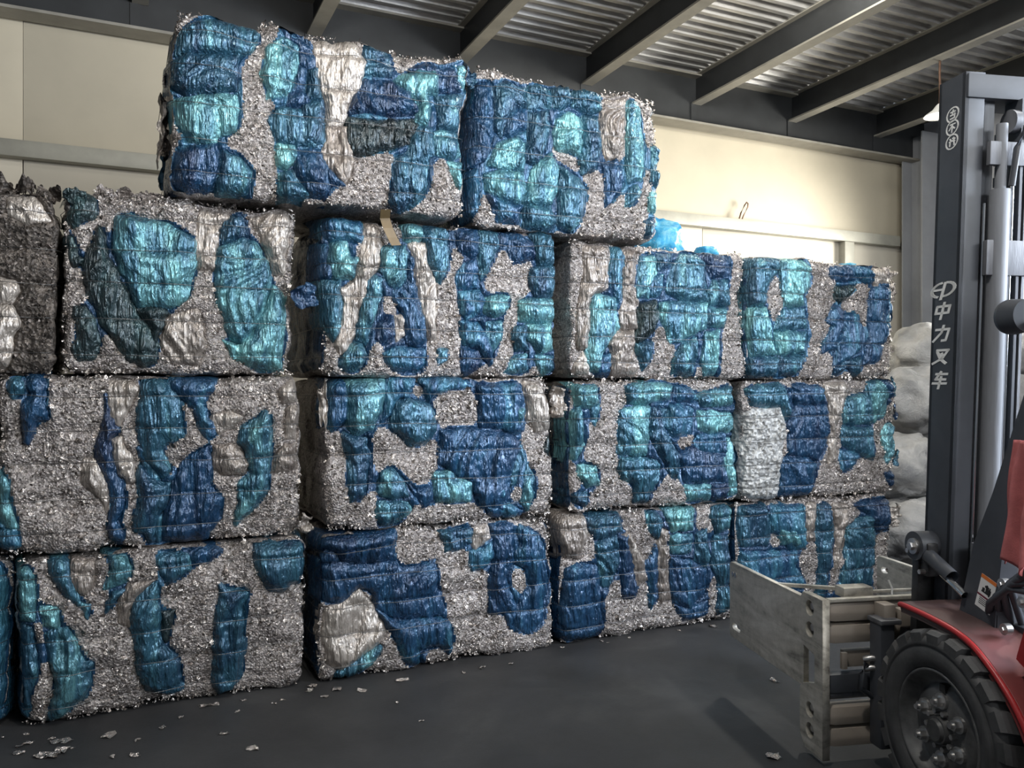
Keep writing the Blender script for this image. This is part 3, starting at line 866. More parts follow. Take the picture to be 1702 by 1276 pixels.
# ------------------------------------------------------------------ the hall
M['floor'] = None
def floor_mat():
    m, nt, p = nodes('dark_concrete')
    v = coords(nt, rand=False)
    f = noise(nt, v, 1.3, 8, 0.62, 0.4)
    nt.links.new(ramp(nt, f, [(0.3, (0.020, 0.020, 0.021)), (0.55, (0.034, 0.034, 0.035)), (0.75, (0.060, 0.060, 0.060))]), p.inputs['Base Color'])
    rf = N(nt, 'ShaderNodeMapRange'); nt.links.new(noise(nt, v, 3.0, 6, 0.6), rf.inputs['Value'])
    rf.inputs['To Min'].default_value = 0.42; rf.inputs['To Max'].default_value = 0.75
    nt.links.new(rf.outputs[0], p.inputs['Roughness'])
    nt.links.new(bump(nt, noise(nt, v, 60, 5), 0.25, 0.003), p.inputs['Normal'])
    return m
M['floor'] = floor_mat()
M['wall'] = simple('wall_panel_paint', (0.50, 0.448, 0.345), 0.62, 0.0, 0.05, 1.2)
M['rail'] = simple('rail_paint', (0.36, 0.35, 0.30), 0.45, 0.1, 0.12, 3)
M['beam'] = simple('shaded_beam_paint', (0.027, 0.029, 0.031), 0.5, 0.1, 0.12, 4)  # shade on the beam webs put into a near-black colour
M['flange'] = simple('lit_flange_paint', (0.27, 0.255, 0.22), 0.5, 0.1, 0.10, 5)  # light caught by the flanges put into a paler colour than the webs
M['column'] = simple('column_paint', (0.30, 0.31, 0.33), 0.5, 0.1, 0.08, 2)
M['sidewall'] = simple('side_wall_paint', (0.42, 0.43, 0.46), 0.6, 0.0, 0.06, 1.5)
M['rust'] = simple('rusty_rod', (0.16, 0.09, 0.06), 0.6, 0.4, 0.2, 30)

def deck_mat():
    m, nt, p = nodes('galvanised_deck')
    v = coords(nt, (0.6, 3, 1), rand=False)
    f = noise(nt, v, 3.5, 5, 0.6)
    nt.links.new(ramp(nt, f, [(0.3, (0.30, 0.29, 0.28)), (0.7, (0.60, 0.59, 0.58))]), p.inputs['Base Color'])
    p.inputs['Metallic'].default_value = 0.6
    p.inputs['Roughness'].default_value = 0.42
    v2 = coords(nt, (1, 1, 1), rand=False)
    nt.links.new(bump(nt, noise(nt, v2, 45, 3), 0.35, 0.006), p.inputs['Normal'])
    return m
M['deck'] = deck_mat()

def struct(o):
    o['kind'] = 'structure'; return o

fl = struct(boxo('floor', (-4.5, 9.6, -4.0, 7.8, -0.12, 0.0), M['floor']))
YW = 7.5
# rear wall of wide sandwich panels, rail and post
wb = bpy.data.objects.new('wall_back', None); COL.objects.link(wb); wb.location = (2.6, YW, 0); wb['kind'] = 'structure'
def in_wall(x, y, z): return (x - 2.6, y - YW, z)
M['wall_low'] = simple('lower_wall_paint', (0.60, 0.56, 0.475), 0.6, 0.0, 0.04, 1.2)
for seams, z0_, z1_, mt_, g_ in (([-4.45, -0.67, 3.2, 9.45], 3.42, 4.99, M['wall'], 0.0012), ([-4.45, -0.67, 2.65, 5.96, 9.45], 0.0, 3.418, M['wall_low'], 0.004)):
    for a, b in zip(seams[:-1], seams[1:]):
        boxo('wall_panel', (a + g_ - 2.6, b - g_ - 2.6, 0.0, 0.08, z0_, z1_), mt_, wb, 0.0015)
boxo('wall_panel', (-4.45 - 2.6, 9.45 - 2.6, 0.08, 0.10, 0.0, 4.99), M['rail'], wb)
boxo('wall_rail', (-4.45 - 2.6, 9.02 - 2.6, -0.11, 0.0, 3.355, 3.485), M['rail'], wb, 0.006)
boxo('wall_post', (8.06 - 2.6, 8.22 - 2.6, -0.10, 0.0, 0.0, 3.353), M['rail'], wb, 0.006)
# corner column: H section
cc = bmesh.new()
box(cc, 9.03, 9.38, 7.08, 7.10, 0, 4.75); box(cc, 9.03, 9.38, 7.36, 7.38, 0, 4.75); box(cc, 9.19, 9.22, 7.10, 7.36, 0, 4.75)
struct(obj('trim_1', cc, M['column']))
# right end wall with a window opening
sw = bmesh.new()
wy0, wy1, wz0, wz1 = 4.75, 6.15, 2.35, 4.05
XR = 9.46
for d in ((-4.0, wy0, 0, 5.4), (wy1, 7.5, 0, 4.98), (wy0, wy1, 0, wz0), (wy0, wy1, wz1, 5.1)):
    box(sw, XR, XR + 0.12, d[0], d[1], d[2], d[3])
struct(obj('wall_right', sw, M['sidewall']))
M['window_frame'] = simple('window_frame_paint', (0.55, 0.56, 0.58), 0.4, 0.3, 0.05, 5)
mg, nt, p = nodes('window_glass')
p.inputs['Base Color'].default_value = (0.9, 0.95, 1, 1); p.inputs['Roughness'].default_value = 0.35
p.inputs['Emission Color'].default_value = (0.86, 0.92, 1.0, 1); p.inputs['Emission Strength'].default_value = 0.75
M['glass'] = mg
wf = bmesh.new()
for d in ((wy0, wy0 + 0.05, wz0, wz1), (wy1 - 0.05, wy1, wz0, wz1), (wy0, wy1, wz0, wz0 + 0.05), (wy0, wy1, wz1 - 0.05, wz1), (wy0, wy1, 3.24, 3.28), (5.43, 5.47, wz0, wz1)):
    box(wf, XR - 0.01, XR + 0.06, *d)
win = struct(obj('window_1', wf, M['window_frame']))
for (a, b) in ((wy0 + 0.05, 5.43), (5.47, wy1 - 0.05)):
    for (c, d) in ((wz0 + 0.05, 3.24), (3.28, wz1 - 0.05)):
        boxo('window_pane', (XR + 0.02, XR + 0.03, a, b, c, d), M['glass'], win)

# roof: eave beam, purlins and the corrugated deck; it rises gently away from the wall
SL = 0.03
YE = 7.35
ce = bpy.data.objects.new('ceiling', None); COL.objects.link(ce); ce.location = (0, 0, 0); ce['kind'] = 'structure'
eb = bmesh.new()
box(eb, -4.4, 9.4, YE - 0.006, YE + 0.006, 4.455, 4.965)
eave = obj('eave_beam', eb, M['beam'], ce)
fb = bmesh.new(); box(fb, -4.4, 9.4, YE - 0.11, YE + 0.11, 4.432, 4.455)
obj('beam_flange', fb, M['flange'], eave)
fb = bmesh.new(); box(fb, -4.4, 9.4, YE - 0.11, YE + 0.11, 4.955, 4.975)
obj('beam_flange', fb, M['flange'], eave)
def rise(bm):
    for v in bm.verts: v.co.z += SL * (YE - v.co.y)
def cut(bm, n=2): pass
px = [0.165 + 1.396 * k for k in range(-3, 7)]
for x in px:
    pb = bmesh.new(); box(pb, x - 0.004, x + 0.004, -3.9, YE - 0.008, 4.69, 4.975); rise(pb)
    pur = obj('roof_beam', pb, M['beam'], ce)
    for (z0, z1) in ((4.672, 4.69), (4.968, 4.98)):
        fb = bmesh.new(); box(fb, x - 0.062, x + 0.062, -3.9, YE - 0.012, z0, z1); rise(fb)
        obj('beam_flange', fb, M['flange'], pur)
    # end plate bolted to the eave beam
    fb = bmesh.new(); box(fb, x - 0.075, x - 0.004, YE - 0.016, YE - 0.006, 4.46, 4.69)
    obj('end_plate', fb, M['beam'], pur)
# deck: trapezoid ribs along x, one sheet per bay
pitch = 0.145
y = YE + 0.1; prof = []
while y > -3.9:
    for (dy, dz) in ((0, 0.0), (0.045, 0.0), (0.066, 0.042), (0.124, 0.042)):
        prof.append((y - dy, 4.982 + dz + SL * (YE - (y - dy))))
    y -= pitch
prof = np.array(prof)
for a, b in zip(px[:-1], px[1:]):
    n = len(prof); xs_ = np.linspace(a, b, 6)
    V = np.stack([np.repeat(xs_[:, None], n, 1), np.repeat(prof[None, :, 0], 6, 0), np.repeat(prof[None, :, 1], 6, 0)], -1)
    V[..., 2] += 0.0015 * vn(V[..., 0] * 3, V[..., 1] * 7, 0, 5)
    top = V.copy(); top[..., 2] += 0.0015
    f = grid_faces(6, n)
    mesh_np('deck_sheet', np.concatenate([V.reshape(-1, 3), top.reshape(-1, 3)]), np.concatenate([f, f[:, ::-1] + 6 * n]), M['deck'], ce, False)
# the roof cladding above the deck
boxo('roof_cover', (px[0] - 0.6, 9.6, -3.95, 7.6, 5.42, 5.45), M['beam'], ce)

# pendant lamp under the sixth beam
pl = thing('pendant_lamp', 'white pendant lamp on a rusty rod under the roof, half hidden behind the mast', 'lamp', (7.185, 5.44, 4.12))
tube('lamp_rod', [(0, 0, 0.19), (0.004, 0, 0.30), (-0.004, 0, 0.46), (0, 0, 0.606)], 0.011, M['rust'], pl)
tube('lamp_hook', [(0.0, 0, 0.24), (0.03, 0, 0.25), (0.035, 0, 0.30), (0.0, 0.0, 0.33)], 0.008, M['rust'], pl)
ms, nt, p = nodes('lamp_shade'); p.inputs['Base Color'].default_value = (0.8, 0.8, 0.78, 1); p.inputs['Roughness'].default_value = 0.4
mb, nt, p = nodes('lamp_glow'); p.inputs['Emission Color'].default_value = (1, 0.97, 0.88, 1); p.inputs['Emission Strength'].default_value = 2.5
sb = bmesh.new()
pr = [(0.02, 0.19), (0.04, 0.17), (0.07, 0.13), (0.135, 0.085), (0.145, 0.07), (0.125, 0.08), (0.06, 0.12)]
n = 32
rings = [[sb.verts.new((r_ * math.cos(2 * math.pi * i / n), r_ * math.sin(2 * math.pi * i / n), z_)) for i in range(n)] for r_, z_ in pr]
for q in range(len(pr) - 1):
    for i in range(n): sb.faces.new((rings[q][i], rings[q][(i + 1) % n], rings[q + 1][(i + 1) % n], rings[q + 1][i]))
obj('lamp_shade', sb, ms, pl, True)
bb = bmesh.new(); bmesh.ops.create_uvsphere(bb, u_segments=20, v_segments=12, radius=0.1)
for v in bb.verts: v.co.z = v.co.z * 0.35 + 0.085
obj('lamp_bulb', bb, mb, pl, True)

# bent wire standing on the wall rail
hk = tube('wire_hook', [(6.42, 7.42, 3.485), (6.445, 7.42, 3.56), (6.50, 7.42, 3.655), (6.53, 7.42, 3.69), (6.55, 7.42, 3.675), (6.545, 7.42, 3.635), (6.49, 7.42, 3.545), (6.46, 7.42, 3.485)], 0.008, M['rust'])
tag(hk, 'bent dark wire loop sticking up from the rail on the rear wall', 'wire')
LITTER = [(-0.282,4.076,0.075),(-0.375,4.238,0.06),(-0.238,4.107,0.07),(-0.271,4.257,0.03),(-0.225,4.208,0.07),(-0.252,4.061,0.07),(-0.471,4.367,0.03),(-0.02,3.938,0.03),(0.079,4.077,0.03),(0.403,4.36,0.07),(0.575,4.356,0.03),(0.528,4.217,0.03),(0.438,3.976,0.04),(0.533,3.752,0.05),(0.899,4.347,0.04),(0.931,4.398,0.05),(0.188,4.169,0.03),(-0.039,4.182,0.055),(0.062,3.912,0.04),(-0.371,4.362,0.03),(1.036,4.301,0.06),(1.145,4.23,0.05),(1.387,4.289,0.06),(1.728,4.25,0.03),(1.849,4.278,0.04),(2.028,4.26,0.03),(2.438,4.398,0.03),(2.907,4.385,0.03),(3.545,4.353,0.05),(3.188,3.41,0.05),(2.536,2.706,0.06),(2.718,4.4,0.03),(3.291,4.371,0.03),(1.265,3.992,0.02),(1.301,3.729,0.02),(0.755,4.279,0.03),(0.956,4.228,0.03),(0.704,4.243,0.03),(-0.389,4.146,0.04),(-0.181,4.112,0.03),(0.272,4.259,0.03),(2.735,4.36,0.02)]
# ------------------------------------------------------------------ loose film on the stacks, sacks, floor litter
def film_wad(name, label, c, size, mat, seed, cat='film'):
    nu, nv = 40, 26
    th = np.linspace(0, 2 * math.pi, nu); ph = np.linspace(0.02, math.pi - 0.02, nv)
    T, P_ = np.meshgrid(th, ph, indexing='ij')
    T = np.where(T > 2 * math.pi - 1e-6, 0, T)
    x, y_, z = np.cos(T) * np.sin(P_), np.sin(T) * np.sin(P_), np.cos(P_)
    r = 1 + 0.30 * vn(x * 1.6, y_ * 1.6, z * 1.6, seed) + 0.14 * ridge(x * 2.4, y_ * 2.4, z * 2.4, seed + 1) + 0.05 * ridge(x * 6, y_ * 6, z * 6, seed + 2)
    zz = z * r
    V = np.stack([x * r * size[0] / 2, y_ * r * size[1] / 2, np.where(zz < -0.75, -0.75, zz) * size[2] / 2], -1).reshape(-1, 3)
    V[:, 2] -= V[:, 2].min()
    o = mesh_np(name, V, grid_faces(nu, nv), mat)
    o.location = c
    return tag(o, label, cat)

def thin_film(name, c):
    m, nt, p = nodes(name)
    v = coords(nt)
    f = noise(nt, v, 14, 4, 0.6, 0.8)
    nt.links.new(ramp(nt, f, [(0.3, (0.02, 0.22, 0.52)), (0.52, (0.10, 0.45, 0.68)), (0.75, c)]), p.inputs['Base Color'])
    p.inputs['Roughness'].default_value = 0.25
    p.inputs['Transmission Weight'].default_value = 0.35; p.inputs['IOR'].default_value = 1.1
    nt.links.new(bump(nt, noise(nt, v, 40, 3, 0.6, 1), 0.5, 0.01), p.inputs['Normal'])
    return m
M['thin'] = thin_film('thin_blue_film', (0.35, 0.72, 0.85))
film_wad('film_wad', 'bright blue see-through film wad beside the right top bale, against the pale wall', (3.33, 4.75, 2.465), (0.42, 0.4, 0.30), M['thin'], 11)
film_wad('film_wad', 'small pale blue film tuft on the third tier, right of the blue film wad', (3.70, 4.62, 2.46), (0.17, 0.2, 0.11), M['thin'], 19)
film_wad('film_wad', 'tiny turquoise film tuft on top of the rightmost stack', (5.12, 4.70, 2.47), (0.14, 0.2, 0.08), M['thin'], 23)
# tan strap caught between the two bales of the second stack
M['tan'] = simple('tan_strap', (0.20, 0.135, 0.06), 0.5, 0.0, 0.12, 8)
sb = bmesh.new()
pts = [(1.30, 4.30, 2.535), (1.315, 4.365, 2.50), (1.335, 4.375, 2.45), (1.36, 4.375, 2.40), (1.385, 4.38, 2.36)]
L_, R_, L2, R2 = [], [], [], []
for (x, y_, z) in pts:
    L_.append(sb.verts.new((x - 0.028, y_, z))); R_.append(sb.verts.new((x + 0.028, y_ + 0.002, z + 0.006)))
    L2.append(sb.verts.new((x - 0.028, y_ + 0.003, z))); R2.append(sb.verts.new((x + 0.028, y_ + 0.005, z + 0.006)))
for i in range(len(pts) - 1):
    sb.faces.new((L_[i], R_[i], R_[i + 1], L_[i + 1])); sb.faces.new((L2[i], L2[i + 1], R2[i + 1], R2[i]))
    sb.faces.new((L_[i], L_[i + 1], L2[i + 1], L2[i])); sb.faces.new((R_[i], R2[i], R2[i + 1], R_[i + 1]))
tag(obj('packing_strap', sb, M['tan']), 'tan strap hanging out under the tallest bale', 'strap')

# white sacks behind the forklift
def sack_mat():
    m, nt, p = nodes('white_sack_film')
    v = coords(nt)
    f = noise(nt, v, 3, 5, 0.6, 0.5)
    nt.links.new(ramp(nt, f, [(0.3, (0.26, 0.265, 0.275)), (0.7, (0.60, 0.595, 0.59))]), p.inputs['Base Color'])
    p.inputs['Roughness'].default_value = 0.42
    nt.links.new(bump(nt, noise(nt, v, 9, 6, 0.68, 1.6), 0.6, 0.05), p.inputs['Normal'])
    return m
M['sack'] = sack_mat()
def sack(c, size, seed, yaw, label):
    nu, nv = 56, 36
    th = np.linspace(0, 2 * math.pi, nu); ph = np.linspace(0.02, math.pi - 0.02, nv)
    T, P_ = np.meshgrid(th, ph, indexing='ij')
    T = np.where(T > 2 * math.pi - 1e-6, 0, T)
    e = 0.86
    sg = lambda a: np.sign(a) * np.abs(a) ** e
    x, y_, z = sg(np.cos(T)) * sg(np.sin(P_)), sg(np.sin(T)) * sg(np.sin(P_)), sg(np.cos(P_))
    nx, ny, nz = np.cos(T) * np.sin(P_), np.sin(T) * np.sin(P_), np.cos(P_)
    r = 1 + 0.16 * vn(nx * 1.5, ny * 1.5, nz * 1.5, seed) + 0.10 * ridge(nx * 2.4, ny * 2.4, nz * 2.4, seed + 1) + 0.05 * ridge(nx * 5.5, ny * 5.5, nz * 5.5, seed + 2)
    V = np.stack([x * r * size[0] / 2, y_ * r * size[1] / 2, z * r * size[2] / 2], -1).reshape(-1, 3)
    V[:, 2] -= V[:, 2].min()
    a = np.array(Euler((0, 0, yaw)).to_matrix()); V = V @ a.T
    o = mesh_np('film_sack', V, grid_faces(nu, nv), M['sack']); o.location = c
    return tag(o, label, 'sack', 'heaped white film sacks')
rs = random.Random(4)
for lay, (z, pts) in enumerate([
    (0.0, [(6.1, 5.0), (7.1, 5.0), (8.1, 5.0), (6.1, 6.0), (7.1, 6.0), (8.1, 6.0), (6.7, 6.9)]),
    (0.56, [(6.3, 5.2), (7.3, 5.15), (8.3, 5.2), (6.75, 6.15), (7.75, 6.15)]),
    (1.10, [(6.95, 5.5), (7.95, 5.5), (8.85, 5.6), (7.3, 6.4)]),
    (1.62, [(7.75, 5.95), (8.65, 5.9)]),
]):
    for (x, y_) in pts:
        sack((x + rs.uniform(-.03, .03), y_ + rs.uniform(-.03, .03), z), (0.88 + rs.uniform(-.05, .05), 0.86 + rs.uniform(-.05, .05), 0.555 + rs.uniform(-.02, .03)), rs.randrange(999), rs.uniform(-.25, .25),
             'white film sack, %s layer of the heap, %s, %s' % (('bottom', 'second', 'third', 'topmost')[lay], 'beside the bale stack' if x < 6.85 else 'behind the forklift mast' if x < 7.8 else 'near the end wall' if x < 8.5 else 'touching the end wall', 'front row' if y_ < 5.8 else 'back row' if y_ < 6.4 else 'against the rear wall'))

# foil scraps on the floor
def scrap(x, y_, s, seed, label, group=None):
    r_ = np.random.default_rng(seed)
    n = 7; u = np.linspace(-1, 1, n); U, Vv = np.meshgrid(u, u[:4] if False else np.linspace(-1, 1, 4), indexing='ij')
    X = U * s / 2 + 0.25 * s * vn(U * 1.5, Vv, 0, seed); Y = Vv * s * r_.uniform(0.15, 0.4) / 1.0 + 0.3 * s * vn(U * 1.2, 3, 0, seed + 1)
    Z = 0.004 + np.abs(0.22 * s * vn(U * 2.3, Vv * 2.3, 5, seed))
    a = r_.uniform(0, 6.28)
    q = np.stack([X * math.cos(a) - Y * math.sin(a), X * math.sin(a) + Y * math.cos(a), Z], -1).reshape(-1, 3)
    q[:, 2] -= q[:, 2].min() - 0.001
    f = grid_faces(n, 4)
    V = np.concatenate([q, q + np.array([0, 0, 0.0012])])
    o = mesh_np('foil_scrap', V, np.concatenate([f, f[:, ::-1] + n * 4]), M['F'], None, False)
    o.location = (x, y_, 0.0)
    return tag(o, label, 'scrap', group)
BIG = {0: 'largest foil scrap, a long crumpled strip at the lower left picture corner', 2: 'twisted foil strip on the floor near the lower left corner', 5: 'curled foil scrap next to the longest strip at the lower left',
       9: 'flat foil scrap on the floor in front of the silver leftmost floor bale', 17: 'pale foil strip on the floor left of the dark bottom bale', 20: 'foil scrap at the foot of the dark blue floor bale, left corner',
       22: 'foil scrap at the foot of the dark blue floor bale, near its middle', 28: 'lone foil scrap on the floor left of the clamp plate', 29: 'small bright foil scrap on the open floor in front of the clamp',
       30: 'crumpled foil scrap at the bottom picture edge left of the clamp'}
for i, (x, y_, s) in enumerate(LITTER):
    scrap(x, y_, s, 300 + i, BIG.get(i, 'tiny crumpled foil scrap lying on the dark floor before the bales'), 'foil scraps on the floor')
LETTER_Z = (1.975, 1.891, 1.800, 1.708, 1.616)
LZ3 = (2.655, 2.605, 2.55)
# ------------------------------------------------------------------ forklift with a bale clamp; x = to its right, y = ahead, z = up
M['black'] = simple('hazed_black_paint', (0.056, 0.061, 0.072), 0.5, 0.0, 0.15, 4)  # black lifted to blue-grey, the pale haze over the mast put into it
M['steel'] = simple('hazed_worn_steel', (0.16, 0.165, 0.18), 0.5, 0.3, 0.25, 14, 0.2, (1, 1, 0.15))  # steel tone raised and blued to carry the haze over the mast
M['dark_steel'] = simple('oily_dark_steel', (0.05, 0.05, 0.052), 0.4, 0.5, 0.4, 7, 0.2)
M['grey_rail'] = simple('hazed_rail_steel', (0.22, 0.23, 0.25), 0.68, 0.1, 0.22, 9, 0.15, (1, 1, 0.1))  # inner rails tinted pale blue-grey, haze put into the colour
M['chrome'] = simple('chrome_rod', (0.70, 0.70, 0.71), 0.16, 1.0, 0.05, 5)
M['red'] = simple('red_paint', (0.36, 0.020, 0.022), 0.38, 0.0, 0.08, 5)
M['cloth'] = simple('red_cloth', (0.50, 0.15, 0.15), 0.85, 0.0, 0.12, 14, 0.3)
M['rubber'] = simple('tyre_rubber', (0.060, 0.060, 0.061), 0.62, 0.0, 0.25, 9, 0.2)
M['rim'] = simple('dusty_rim', (0.12, 0.12, 0.12), 0.45, 0.3, 0.3, 10, 0.1)
M['bolt'] = simple('bright_bolt', (0.58, 0.57, 0.56), 0.34, 0.9, 0.2, 20)
M['letter'] = simple('white_lettering', (0.80, 0.80, 0.78), 0.5, 0, 0.02, 8)
M['hole'] = simple('bore_shade_black', (0.012, 0.012, 0.012), 0.7)  # black that paints the shade inside bores and slots
M['orange'] = simple('orange_print', (0.72, 0.19, 0.03), 0.5, 0, 0.03, 8)
M['maroon'] = simple('maroon_print', (0.16, 0.02, 0.04), 0.5, 0, 0.03, 8)
M['ink'] = simple('black_print', (0.02, 0.02, 0.02), 0.6, 0, 0.03, 8)
def worn_mat(name, base, dark, light):
    m, nt, p = nodes(name)
    v = coords(nt, (1, 0.35, 2.2), rand=False)
    v1 = coords(nt, rand=False)
    a = noise(nt, v, 4.0, 7, 0.66, 0.8); b = noise(nt, v1, 24, 5, 0.7)
    mx = N(nt, 'ShaderNodeMath', operation='MULTIPLY_ADD'); mx.inputs[1].default_value = 0.35
    nt.links.new(b, mx.inputs[0]); nt.links.new(a, mx.inputs[2])
    nt.links.new(ramp(nt, mx.outputs[0], [(0.50, dark), (0.66, base), (0.86, light)]), p.inputs['Base Color'])
    p.inputs['Roughness'].default_value = 0.48; p.inputs['Metallic'].default_value = 0.35
    nt.links.new(bump(nt, b, 0.15, 0.002), p.inputs['Normal'])
    return m
M['clamp'] = worn_mat('worn_clamp_paint', (0.44, 0.415, 0.36), (0.15, 0.14, 0.125), (0.66, 0.63, 0.57))
M['beige'] = simple('beige_tube_paint', (0.34, 0.295, 0.25), 0.42, 0.1, 0.10, 6)

FK = thing('forklift', 'forklift with a black mast, red mudguard and grey bale clamp, at the right edge', 'forklift', (2.655, 2.035, 0), R(-15.5))

# --- left front wheel: tyre, rim, hub, nuts, lugs
def wheel(x0, flip, c):
    s = -1 if flip else 1
    T = lambda prof: [(x0 + s * a, r_) for a, r_ in prof]
    tyre = lathe_x('front_wheel', T([(0.05, 0.205), (0.022, 0.212), (0.008, 0.222), (0.000, 0.250), (-0.002, 0.285), (0.004, 0.289), (0.004, 0.295), (-0.001, 0.298), (0.004, 0.312), (0.016, 0.328), (0.224, 0.328), (0.236, 0.312), (0.242, 0.28), (0.232, 0.238), (0.19, 0.215)]), M['rubber'], FK, c, 72)
    lathe_x('rim', T([(0.055, 0.214), (0.014, 0.216), (0.008, 0.212), (0.012, 0.203), (0.04, 0.192), (0.052, 0.176), (0.060, 0.170), (0.060, 0.164), (0.050, 0.158), (0.040, 0.140), (0.036, 0.110), (0.036, 0.0001)]), M['rim'], tyre, c, 64)
    hb = bmesh.new(); cyl(hb, c, 'x', 0.048, x0 + s * 0.010, x0 + s * 0.05, 32, 0.055)
    cyl(hb, c, 'x', 0.036, x0 - s * 0.002, x0 + s * 0.012, 24, 0.042)
    obj('hub', hb, M['rim'], tyre, True)
    for i in range(6):
        a = 2 * math.pi * (i + 0.5) / 6
        q = (0, c[1] + 0.104 * math.cos(a), c[2] + 0.104 * math.sin(a))
        nb = bmesh.new(); cyl(nb, q, 'x', 0.019, x0 + s * 0.004, x0 + s * 0.04, 6); cyl(nb, q, 'x', 0.029, x0 + s * 0.026, x0 + s * 0.04, 16); cyl(nb, q, 'x', 0.010, x0 - s * 0.008, x0 + s * 0.012, 10)
        obj('wheel_nut', nb, M['bolt'], tyre)
    for i in range(10):
        a = 2 * math.pi * i / 10
        q = (0, c[1] + 0.066 * math.cos(a), c[2] + 0.066 * math.sin(a))
        nb = bmesh.new(); cyl(nb, q, 'x', 0.010, x0 + s * 0.016, x0 + s * 0.05, 6)
        obj('hub_bolt', nb, M['bolt'], tyre)
    vb = bmesh.new(); box(vb, x0 + min(s * 0.033, s * 0.09), x0 + max(s * 0.033, s * 0.09), c[1] - 0.016, c[1] + 0.014, c[2] + 0.136, c[2] + 0.164)
    obj('valve_slot_shade', vb, M['hole'], tyre)
    nl = 22
    for side in (0, 1):
        for i in range(nl):
            a0 = 2 * math.pi * (i + 0.5 * side) / nl; da = 2 * math.pi / nl
            bm = bmesh.new()
            xa, xb = (x0 + s * 0.002, x0 + s * 0.128) if side == 0 else (x0 + s * 0.112, x0 + s * 0.238)
            vs = []
            for x, sk, ri, ro in ((xa, 0, 0.300, 0.340), (xa + s * 0.016, 0.02, 0.322, 0.352), (xb, 0.16, 0.322, 0.352)):
                sk = sk if side == 0 else 0.16 - sk
                for r_ in (ri, ro):
                    for f_ in (0.04, 0.70):
                        a = a0 + da * (f_ + sk * 1.6)
                        vs.append(bm.verts.new((x, c[1] + r_ * math.cos(a), c[2] + r_ * math.sin(a))))
            for k in (0, 4):
                for q in ((0, 1, 5, 4), (2, 6, 7, 3), (0, 4, 6, 2), (1, 3, 7, 5)):
                    bm.faces.new([vs[k + j] for j in q])
            bm.faces.new([vs[j] for j in (0, 2, 3, 1)]); bm.faces.new([vs[j] for j in (8, 9, 11, 10)])
            obj('tread_lug', bm, M['rubber'], tyre)
wheel(0.0, False, (0, 0, 0.352))
wheel(1.10, True, (0, 0, 0.352))

# --- red mudguard over the left wheel
def guard_mat():
    m, nt, p = nodes('red_paint_reflection')  # red with the dark reflection at the front end put into the colour
    tc = N(nt, 'ShaderNodeTexCoord'); sx = N(nt, 'ShaderNodeSeparateXYZ'); nt.links.new(tc.outputs['Object'], sx.inputs[0])
    v = coords(nt, rand=False)
    ad = N(nt, 'ShaderNodeMath', operation='MULTIPLY_ADD'); ad.inputs[1].default_value = 0.25
    nt.links.new(noise(nt, v, 7, 5, 0.6), ad.inputs[0]); nt.links.new(sx.outputs['Y'], ad.inputs[2])
    mr_ = N(nt, 'ShaderNodeMapRange'); nt.links.new(ad.outputs[0], mr_.inputs['Value'])
    mr_.inputs['From Min'].default_value = -0.30; mr_.inputs['From Max'].default_value = 0.10
    mx = N(nt, 'ShaderNodeMix', data_type='RGBA'); nt.links.new(mr_.outputs[0], mx.inputs[0])
    mx.inputs[6].default_value = (0.26, 0.040, 0.040, 1); mx.inputs[7].default_value = (0.085, 0.052, 0.050, 1)
    nt.links.new(mx.outputs[2], p.inputs['Base Color'])
    p.inputs['Roughness'].default_value = 0.5
    return m
M['guard'] = guard_mat()
def fender(xa, xb):
    prof = [(0.262, 0.733), (0.250, 0.736), (0.12, 0.733), (-0.035, 0.722), (-0.131, 0.698), (-0.231, 0.636), (-0.304, 0.575), (-0.357, 0.512), (-0.41, 0.42), (-0.44, 0.32), (-0.45, 0.22)]
    P = []
    for i in range(len(prof) - 1):
        for k in range(4):
            t = k / 4; P.append((prof[i][0] * (1 - t) + prof[i + 1][0] * t, prof[i][1] * (1 - t) + prof[i + 1][1] * t))
    P.append(prof[-1]); n = len(P)
    P = np.array(P)
    for _ in range(3): P[1:-1] = (P[:-2] + 2 * P[1:-1] + P[2:]) / 4
    tn = np.gradient(P, axis=0); nn = np.stack([-tn[:, 1], tn[:, 0]], -1); nn /= np.linalg.norm(nn, axis=1)[:, None]
    nn *= np.sign(nn[:, 1:2] + 1e-6)
    out = xa < xb
    s = 1 if out else -1
    cs = [(xa, -0.028), (xa, 0.004), (xa + s * 0.008, 0.012), (xb, 0.012), (xb, 0.0), (xa + s * 0.012, 0.0), (xa + s * 0.010, -0.028)]
    V = np.array([[(x, P[i, 0] + nn[i, 0] * h_, P[i, 1] + nn[i, 1] * h_) for (x, h_) in cs] for i in range(n)]).reshape(-1, 3)
    m = len(cs)
    F = [(i * m + j, i * m + (j + 1) % m, (i + 1) * m + (j + 1) % m, (i + 1) * m + j) for i in range(n - 1) for j in range(m)]
    o = mesh_np('mudguard', V, F, M['guard'], FK)
    edge = P[:, :] + nn * 0.002
    tube('mudguard_edge', [(xa, a, b) for a, b in edge], 0.011, M['red'], o, 8)
    try: o.data.set_sharp_from_angle(angle=R(35))
    except Exception: pass
fender(0.05, 0.34)
fender(1.05, 0.76)

